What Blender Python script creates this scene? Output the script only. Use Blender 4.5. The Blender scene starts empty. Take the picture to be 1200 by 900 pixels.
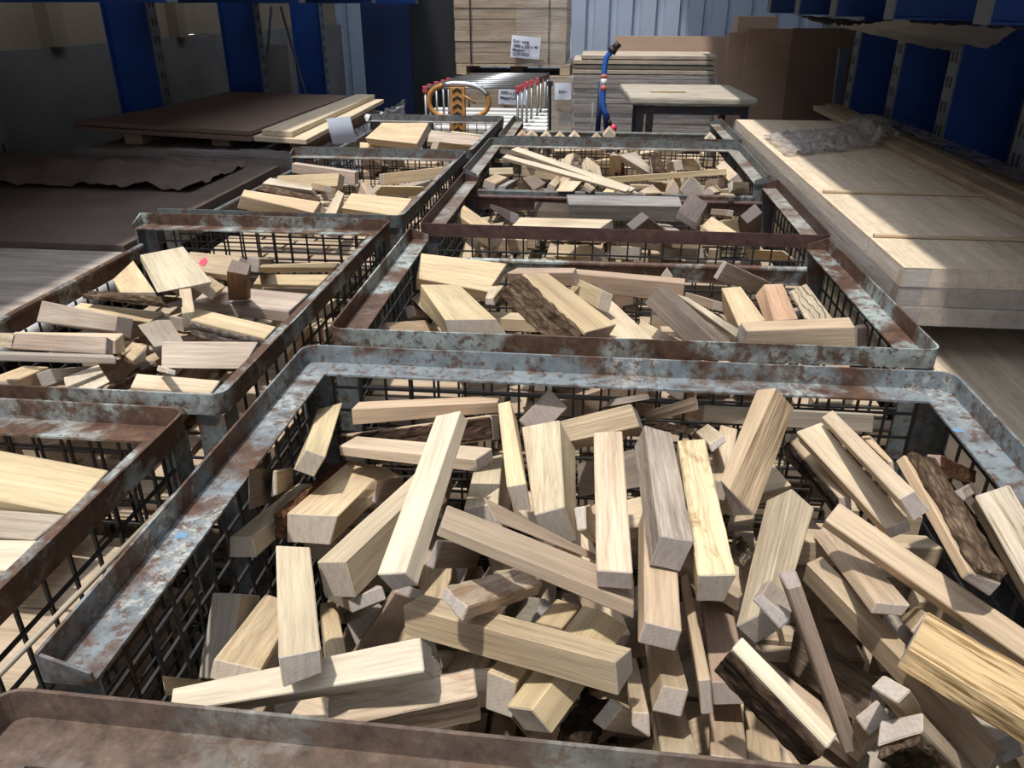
import bpy, bmesh, math, random
from mathutils import Vector, Matrix, noise
random.seed(5)
SC = bpy.context.scene
COL = SC.collection
Z0 = 0.97                      # height of the cage rims above the floor; data below is relative to the rims
PI = math.pi

# ------------------------------------------------------------------ camera
YAW, PITCH, ROLL, FPX, CH = -0.1061996, 0.4521774, 0.00155425, 916.8377, 0.5914372
fw = Vector((math.sin(YAW)*math.cos(PITCH), math.cos(YAW)*math.cos(PITCH), -math.sin(PITCH)))
rt = Vector((math.cos(YAW), -math.sin(YAW), 0)); up = rt.cross(fw)
c_, s_ = math.cos(ROLL), math.sin(ROLL)
rt, up = c_*rt+s_*up, -s_*rt+c_*up
cd = bpy.data.cameras.new('camera'); cam = bpy.data.objects.new('camera', cd); COL.objects.link(cam)
cd.sensor_width = 36.0; cd.lens = FPX/1200*36.0; cd.clip_start = .05
cam.matrix_world = Matrix(((rt.x, up.x, -fw.x, 0), (rt.y, up.y, -fw.y, 0), (rt.z, up.z, -fw.z, CH+Z0), (0, 0, 0, 1)))
SC.camera = cam
def ray(px, py):
    return rt*((px-600)/FPX)+up*((450-py)/FPX)+fw
def az(px, py, z):             # point seen at a pixel, at height z over the rims
    d = ray(px, py); t = (z-CH)/d.z; return Vector((d.x*t, d.y*t, z+Z0))
def ay(px, py, y):             # the same at depth y
    d = ray(px, py); t = y/d.y; return Vector((d.x*t, y, d.z*t+CH+Z0))
def ax(px, py, x):
    d = ray(px, py); t = x/d.x; return Vector((x, d.y*t, d.z*t+CH+Z0))

# ------------------------------------------------------------------ materials
def mat(name):
    m = bpy.data.materials.new(name); m.use_nodes = True
    n = m.node_tree.nodes; l = m.node_tree.links; b = n['Principled BSDF']
    return m, n, l, b
def node(n, t, **k):
    x = n.new(t)
    for a, v in k.items():
        if a in x.inputs: x.inputs[a].default_value = v
        else: setattr(x, a, v)
    return x
def mixc(n, l, blend, fac, a, b):
    x = n.new('ShaderNodeMix'); x.data_type = 'RGBA'; x.blend_type = blend
    for i, v in ((0, fac), (6, a), (7, b)):
        if hasattr(v, 'is_linked'): l.new(v, x.inputs[i])
        else: x.inputs[i].default_value = v if i == 0 else (*v[:3], 1)
    return x.outputs[2]
def ramp(n, l, src, stops):
    r = n.new('ShaderNodeValToRGB'); e = r.color_ramp.elements
    while len(e) < len(stops): e.new(.5)
    for q, (p, c) in zip(e, stops): q.position = p; q.color = (*c, 1) if len(c) == 3 else c
    l.new(src, r.inputs[0]); return r.outputs[0]
def g(v): return (v, v, v)
def coords(n, l, scale, kind='Object', rnd=True):
    tc = n.new('ShaderNodeTexCoord'); mp = n.new('ShaderNodeMapping'); mp.inputs['Scale'].default_value = scale
    if rnd:
        oi = n.new('ShaderNodeObjectInfo'); v = n.new('ShaderNodeVectorMath'); v.operation = 'SCALE'
        v.inputs[0].default_value = (7.1, 3.3, 5.7); l.new(oi.outputs['Random'], v.inputs['Scale'])
        a = n.new('ShaderNodeVectorMath'); l.new(tc.outputs[kind], a.inputs[0]); l.new(v.outputs[0], a.inputs[1])
        l.new(a.outputs[0], mp.inputs[0])
    else: l.new(tc.outputs[kind], mp.inputs[0])
    return mp.outputs[0]
def noise_tex(n, l, vec, scale, detail=4, rough=.55, dist=0):
    t = node(n, 'ShaderNodeTexNoise', Scale=scale, Detail=detail, Roughness=rough, Distortion=dist); l.new(vec, t.inputs['Vector']); return t.outputs['Fac']
def bump(n, l, b, h, strength, dist=.002):
    bp = node(n, 'ShaderNodeBump', Strength=strength, Distance=dist); l.new(h, bp.inputs['Height']); l.new(bp.outputs[0], b.inputs['Normal'])
def wood(name, ring=.10, fibre=.25, stain=.3, furrow=0, blotch=0, bumpy=.35, rough=.75):
    """timber whose colour is the object's own colour; grain runs along local X"""
    m, n, l, b = mat(name)
    oi = n.new('ShaderNodeObjectInfo'); base = oi.outputs['Color']
    long_ = coords(n, l, (2.5, 42, 42)); fine = coords(n, l, (10, 260, 260)); big = coords(n, l, (5, 11, 11))
    # growth rings seen as cathedral lines on the faces
    wv = node(n, 'ShaderNodeTexWave', wave_type='RINGS', rings_direction='X', Scale=48.0, Distortion=7.0, Detail=3.0)
    wv.inputs['Detail Scale'].default_value = .7
    l.new(coords(n, l, (.35, 1.0, 1.0)), wv.inputs['Vector'])
    rg = ramp(n, l, wv.outputs['Fac'], [(0, g(1-ring)), (.45, g(1)), (1, g(1-ring*.35))])
    c = mixc(n, l, 'MULTIPLY', 1.0, base, rg)
    f1 = ramp(n, l, noise_tex(n, l, long_, 1, 5, .6), [(.3, g(1-fibre)), (.62, g(1.0+fibre*.12))])
    c = mixc(n, l, 'MULTIPLY', 1.0, c, f1)
    f2 = ramp(n, l, noise_tex(n, l, fine, 1, 2, .5), [(.3, g(1-fibre*.7)), (.6, g(1))])
    c = mixc(n, l, 'MULTIPLY', 1.0, c, f2)
    st = ramp(n, l, noise_tex(n, l, big, 1, 3, .55), [(.42, g(0)), (.72, g(1))])
    sx = n.new('ShaderNodeMath'); sx.operation = 'MULTIPLY'; sx.inputs[1].default_value = stain; l.new(st, sx.inputs[0])
    c = mixc(n, l, 'MULTIPLY', sx.outputs[0], c, (.55, .47, .43))
    h = noise_tex(n, l, fine, 1, 3, .6)
    if furrow:
        fv = coords(n, l, (7, 120, 120)); fr = noise_tex(n, l, fv, 1, 4, .6, .4)
        fc = ramp(n, l, fr, [(.36, (.36, .25, .15)), (.47, g(1))])
        c = mixc(n, l, 'MULTIPLY', furrow, c, fc); h = fr
    if blotch:
        bv = coords(n, l, (14, 40, 40)); br = ramp(n, l, noise_tex(n, l, bv, 1, 5, .62, .8), [(.5, g(0)), (.66, g(1))])
        bx = n.new('ShaderNodeMath'); bx.operation = 'MULTIPLY'; bx.inputs[1].default_value = blotch; l.new(br, bx.inputs[0])
        c = mixc(n, l, 'MULTIPLY', bx.outputs[0], c, (.5, .3, .15))
    l.new(c, b.inputs['Base Color']); b.inputs['Roughness'].default_value = rough; b.inputs['Specular IOR Level'].default_value = .25
    bump(n, l, b, h, bumpy, .0025 if furrow else .001)
    return m
def end_grain():
    m, n, l, b = mat('sawn_end_grain')
    oi = n.new('ShaderNodeObjectInfo')
    hs = node(n, 'ShaderNodeHueSaturation', Saturation=.72, Value=.74); l.new(oi.outputs['Color'], hs.inputs['Color'])
    c = mixc(n, l, 'MIX', .32, hs.outputs[0], (.36, .32, .33))
    wv = node(n, 'ShaderNodeTexWave', wave_type='RINGS', rings_direction='X', Scale=60.0, Distortion=2.2, Detail=2.0)
    l.new(coords(n, l, (.2, 1, 1)), wv.inputs['Vector'])
    c = mixc(n, l, 'MULTIPLY', 1.0, c, ramp(n, l, wv.outputs['Fac'], [(0, g(.92)), (.5, g(1))]))
    sp = noise_tex(n, l, coords(n, l, (220, 220, 60)), 1, 3, .6)
    c = mixc(n, l, 'MULTIPLY', 1.0, c, ramp(n, l, sp, [(.3, g(.8)), (.6, g(1))]))
    l.new(c, b.inputs['Base Color']); b.inputs['Roughness'].default_value = .85; b.inputs['Specular IOR Level'].default_value = .15
    bump(n, l, b, sp, .3, .001)
    return m
def bark(name, dark, mid, light):
    m, n, l, b = mat(name)
    v = coords(n, l, (16, 55, 55)); f = noise_tex(n, l, v, 1, 8, .68, .6)
    c = ramp(n, l, f, [(.3, dark), (.5, mid), (.72, light)])
    vo = node(n, 'ShaderNodeTexVoronoi', Scale=1.0, feature='DISTANCE_TO_EDGE'); l.new(coords(n, l, (30, 90, 90)), vo.inputs['Vector'])
    c = mixc(n, l, 'MULTIPLY', .7, c, ramp(n, l, vo.outputs[0], [(0, g(.25)), (.22, g(1))]))
    l.new(c, b.inputs['Base Color']); b.inputs['Roughness'].default_value = .95; b.inputs['Specular IOR Level'].default_value = .1
    bump(n, l, b, f, .9, .006)
    return m
def rusty(name, paint, amount, white=.2, rust=((.035, .018, .012), (.11, .058, .036), (.19, .112, .072))):
    """old paint over steel, worn to primer and rust in large zones"""
    m, n, l, b = mat(name)
    v = coords(n, l, (1, 1, 1))
    f = noise_tex(n, l, v, 5.5, 10, .66, .2)
    r = ramp(n, l, noise_tex(n, l, v, 45, 7, .7), [(.3, rust[0]), (.52, rust[1]), (.75, rust[2])])
    p = mixc(n, l, 'MULTIPLY', .7, paint, ramp(n, l, noise_tex(n, l, v, 30, 7, .6), [(.3, g(.6)), (.62, g(1.05))]))
    if white:      # flaking primer, only in some zones
        zone = ramp(n, l, noise_tex(n, l, v, 4.2, 3, .5), [(.5, g(0)), (.6, g(1))])
        w = ramp(n, l, noise_tex(n, l, v, 70, 6, .7, .3), [(.5, g(0)), (.56, g(1))])
        x = n.new('ShaderNodeMath'); x.operation = 'MULTIPLY'; l.new(zone, x.inputs[0]); l.new(w, x.inputs[1])
        y = n.new('ShaderNodeMath'); y.operation = 'MULTIPLY'; l.new(x.outputs[0], y.inputs[0]); y.inputs[1].default_value = white
        p = mixc(n, l, 'MIX', y.outputs[0], p, (.46, .45, .41))
    k = ramp(n, l, f, [(max(0, amount-.05), g(1)), (min(1, amount+.05), g(0))])
    c = mixc(n, l, 'MIX', k, p, r)
    ch = ramp(n, l, noise_tex(n, l, v, 48, 9, .74, .2), [(.53, g(0)), (.57, g(.85))])
    c = mixc(n, l, 'MIX', ch, c, rust[1])
    d = ramp(n, l, noise_tex(n, l, v, 26, 8, .7), [(.34, g(.55)), (.6, g(1.05))])
    c = mixc(n, l, 'MULTIPLY', .8, c, d)
    l.new(c, b.inputs['Base Color']); b.inputs['Roughness'].default_value = .6; b.inputs['Metallic'].default_value = .1
    bump(n, l, b, f, .25, .002)
    return m
def plain(name, col, rough=.6, metal=0, var=.15, scale=6, stretch=(1, 1, 1), bmp=0):
    m, n, l, b = mat(name)
    f = noise_tex(n, l, coords(n, l, stretch), scale, 5, .6)
    c = mixc(n, l, 'MULTIPLY', 1.0, col, ramp(n, l, f, [(.3, g(1-var)), (.7, g(1+var*.3))]))
    l.new(c, b.inputs['Base Color']); b.inputs['Roughness'].default_value = rough; b.inputs['Metallic'].default_value = metal
    if bmp: bump(n, l, b, f, bmp, .004)
    return m
def film(name, tint=(.85, .88, .92), opacity=.3, rough=.18, stretch=(1, 1, 1)):
    m, n, l, b = mat(name)
    out = n['Material Output']; tr = n.new('ShaderNodeBsdfTransparent'); mx = n.new('ShaderNodeMixShader')
    b.inputs['Base Color'].default_value = (*tint, 1); b.inputs['Roughness'].default_value = rough
    f = noise_tex(n, l, coords(n, l, stretch), 14, 6, .65, .7)
    r = ramp(n, l, f, [(.35, g(opacity*.35)), (.68, g(min(1, opacity*1.8)))])
    l.new(r, mx.inputs[0]); l.new(tr.outputs[0], mx.inputs[1]); l.new(b.outputs[0], mx.inputs[2]); l.new(mx.outputs[0], out.inputs[0])
    bump(n, l, b, f, 1.0, .01)
    return m
M = dict(
    wood=wood('planed_wood'), streak=wood('streaky_wood', ring=.16, fibre=.32, stain=.5),
    clean=wood('clean_wood', ring=.1, fibre=.24, stain=.22), spalt=wood('spalted_wood', ring=.2, blotch=.8, furrow=.25, bumpy=.6),
    furrow=wood('furrowed_wood', ring=.1, furrow=.85, bumpy=1.0), rotten=wood('rotten_wood', ring=.1, furrow=.6, blotch=.55, bumpy=1.0),
    grey=wood('weathered_wood', ring=.12, fibre=.4, stain=.4, furrow=.25, bumpy=.7), zebra=wood('figured_wood', ring=.75, fibre=.3, stain=.1),
    end=end_grain(),
    bark=bark('dark_bark', (.012, .008, .006), (.065, .038, .025), (.17, .115, .08)),
    bark_black=bark('black_bark', (.005, .004, .004), (.03, .02, .014), (.10, .065, .045)),
    bark_grey=bark('grey_bark', (.03, .026, .022), (.16, .13, .11), (.36, .32, .28)),
    bark_scaly=bark('scaly_bark', (.02, .014, .010), (.12, .078, .05), (.27, .2, .14)),
    bark_lichen=bark('lichen_bark', (.02, .015, .01), (.14, .10, .07), (.42, .40, .34)),
    inner=bark('inner_bark', (.04, .018, .01), (.13, .06, .032), (.24, .13, .075)),
    shag=wood('shaggy_wood', ring=.1, fibre=.5, stain=.5, furrow=.5, bumpy=1.0),
    rust_blue=rusty('worn_blue_paint', (.23, .265, .285), .49, .9), rust_pale=rusty('worn_pale_paint', (.37, .42, .41), .51, .7),
    rust_brown=rusty('rusty_steel', (.20, .19, .165), .53, .2, ((.05, .032, .024), (.12, .078, .056), (.19, .135, .1))), rust_red=rusty('red_oxide_steel', (.10, .055, .055), .62, 0, ((.03, .014, .013), (.075, .034, .030), (.12, .06, .05))),
    rust_grey=rusty('grey_cage_steel', (.15, .175, .18), .43, .15), dark_steel=rusty('dark_cage_steel', (.05, .06, .075), .45, .05),
    rust_flange=rusty('worn_flange', (.36, .36, .33), .50, .5, ((.07, .045, .035), (.17, .115, .085), (.27, .2, .15))), wirelight=plain('tan_wire', (.36, .30, .22), .5),
    wire=rusty('mesh_wire', (.035, .035, .036), .42, 0, ((.01,.008,.007),(.03,.018,.013),(.06,.038,.026))), pan=plain('cage_floor_sheet', (.06, .055, .05), .8),
    concrete=plain('concrete', (.17, .165, .155), .9, var=.25, scale=3, bmp=.2), floor=plain('concrete_floor', (.22, .21, .2), .85, var=.3, scale=4),
    corr=plain('corrugated_sheet', (.47, .54, .68), .45, .3, var=.12, scale=2), clad=plain('timber_cladding', (.27, .21, .145), .8, var=.2, scale=3, stretch=(1, 1, .2)),
    rackblue=plain('rack_blue_paint', (.012, .062, .28), .45, .0, var=.25, scale=5), rackflange=plain('rack_flange_paint', (.15, .18, .23), .5, .1, var=.25, scale=6),
    black=plain('black_panel', (.012, .013, .017), .6), navy=plain('navy_panel', (.015, .035, .12), .55),
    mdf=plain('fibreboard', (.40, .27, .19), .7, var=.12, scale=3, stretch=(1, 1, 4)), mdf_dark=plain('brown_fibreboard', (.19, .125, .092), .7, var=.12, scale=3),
    paper=plain('white_paper', (.74, .78, .90), .7, var=.05), ink=plain('print_ink', (.02, .02, .03), .8, var=0),
    film=film('stretch_film', opacity=.28), film_clear=film('clear_film', opacity=.13, rough=.12, stretch=(.25, .25, 3)), slip=plain('translucent_slip', (.42, .45, .53), .4, var=.15), film_thick=film('wrapped_film', (.72, .74, .8), .55, .22), dustfilm=film('dusty_film', (.34, .30, .28), .7, .6),
    tarp=plain('grey_plastic_sheet', (.28, .27, .26), .5, var=.3, scale=6, bmp=.3),
    tube=plain('galvanised_tube', (.55, .56, .57), .3, .85, var=.15), cap=plain('red_cap', (.5, .06, .08), .5), darkcap=plain('dark_cap', (.05, .03, .03), .5),
    orange=plain('worn_orange_paint', (.55, .26, .07), .45, .1, var=.4, scale=18), chev=plain('black_chevron', (.02, .018, .015), .6),
    blue=plain('blue_handle_paint', (.03, .14, .55), .35, .1, var=.2), grip=plain('black_grip', (.02, .018, .018), .6), white=plain('white_plastic', (.75, .74, .72), .5),
    redtape=plain('red_label', (.55, .16, .10), .6), ball=plain('red_ball', (.65, .05, .10), .35), strap=plain('packing_strap', (.02, .02, .025), .6),
    pink=plain('pink_paint', (.85, .10, .20), .8, var=.3, scale=60), paper_brown=plain('brown_wrapping', (.11, .075, .057), .8, var=.35, scale=5, bmp=.3),
    yellowchip=plain('yellow_chip', (.5, .42, .05), .6), bluechip=plain('light_blue_paint', (.15, .27, .42), .6),
)
# ------------------------------------------------------------------ objects
class MB:
    """collects boxes, prisms and tubes into one mesh"""
    def __init__(s): s.v = []; s.f = []; s.mi = []
    def add(s, v, f, mi=0):
        b = len(s.v); s.v += [Vector(p) for p in v]; s.f += [tuple(b+i for i in q) for q in f]; s.mi += [mi]*len(f)
    def box(s, x0, x1, y0, y1, z0, z1, mi=0, M4=None):
        v = [Vector((x, y, z)) for z in (z0, z1) for y in (y0, y1) for x in (x0, x1)]
        if M4: v = [M4 @ p for p in v]
        s.add(v, [(0, 2, 3, 1), (4, 5, 7, 6), (0, 1, 5, 4), (2, 6, 7, 3), (0, 4, 6, 2), (1, 3, 7, 5)], mi)
    def hexa(s, c, mi=0):      # 8 corners bottom 0-3 ccw, top 4-7
        s.add(c, [(3, 2, 1, 0), (4, 5, 6, 7), (0, 1, 5, 4), (1, 2, 6, 5), (2, 3, 7, 6), (3, 0, 4, 7)], mi)
    def tube(s, pts, r, n=8, mi=0, closed=False, cap=True):
        pts = [Vector(p) for p in pts]; N = len(pts); rings = []; nrm = None
        for i, p in enumerate(pts):
            a = pts[i-1] if (i or closed) else p; c = pts[(i+1) % N] if (i < N-1 or closed) else p
            t = (c-a).normalized()
            if nrm is None:
                nrm = t.orthogonal().normalized()
            nrm = (nrm-t*nrm.dot(t)).normalized(); bn = t.cross(nrm)
            rr = r[i] if isinstance(r, (list, tuple)) else r
            rings.append([p+nrm*(rr*math.cos(2*PI*k/n))+bn*(rr*math.sin(2*PI*k/n)) for k in range(n)])
        v = [q for ring in rings for q in ring]; f = []
        for i in range(N if closed else N-1):
            j = (i+1) % N
            for k in range(n): f.append((i*n+k, i*n+(k+1) % n, j*n+(k+1) % n, j*n+k))
        if cap and not closed: f += [tuple(range(n-1, -1, -1)), tuple((N-1)*n+k for k in range(n))]
        s.add(v, f, mi)
    def sheet(s, P, nu, nv, fn, mi=0):      # open surface P(u,v)
        v = [fn(i/nu, j/nv) for j in range(nv+1) for i in range(nu+1)]
        s.add(v, [(j*(nu+1)+i, j*(nu+1)+i+1, (j+1)*(nu+1)+i+1, (j+1)*(nu+1)+i) for j in range(nv) for i in range(nu)], mi)
    def make(s, name, mats, parent=None, loc=None, smooth=False, bev=0):
        me = bpy.data.meshes.new(name)
        o = bpy.data.objects.new(name, me); COL.objects.link(o)
        if parent is not None: o.parent = parent
        if parent is not None:          # vertices are given in the world: bring them into the parent's frame
            origin = Vector((0, 0, 0)); q = parent
            while q is not None: origin += q.location; q = q.parent
        elif loc is not None: origin = Vector(loc); o.location = origin
        else:
            lo = [min(p[i] for p in s.v) for i in range(3)]; hi = [max(p[i] for p in s.v) for i in range(3)]
            origin = Vector(((lo[0]+hi[0])/2, (lo[1]+hi[1])/2, lo[2])); o.location = origin
        me.from_pydata([p-origin for p in s.v], [], s.f)
        for m in (mats if isinstance(mats, (list, tuple)) else [mats]): me.materials.append(m)
        for p, i in zip(me.polygons, s.mi): p.material_index = i; p.use_smooth = smooth
        bm = bmesh.new(); bm.from_mesh(me); bmesh.ops.recalc_face_normals(bm, faces=bm.faces); bm.to_mesh(me); bm.free()
        if bev:
            b = o.modifiers.new('bevel', 'BEVEL'); b.width = bev; b.segments = 2; b.limit_method = 'ANGLE'
        return o
def tag(o, label=None, cat=None, group=None, kind=None):
    if label: o['label'] = label
    if cat: o['category'] = cat
    if group: o['group'] = group
    if kind: o['kind'] = kind
    return o
def empty(name, loc, label, cat, group=None):
    o = bpy.data.objects.new(name, None); COL.objects.link(o); o.location = loc; o.empty_display_size = .1
    return tag(o, label, cat, group)
def W(x, y, z): return Vector((x, y, z+Z0))

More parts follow.
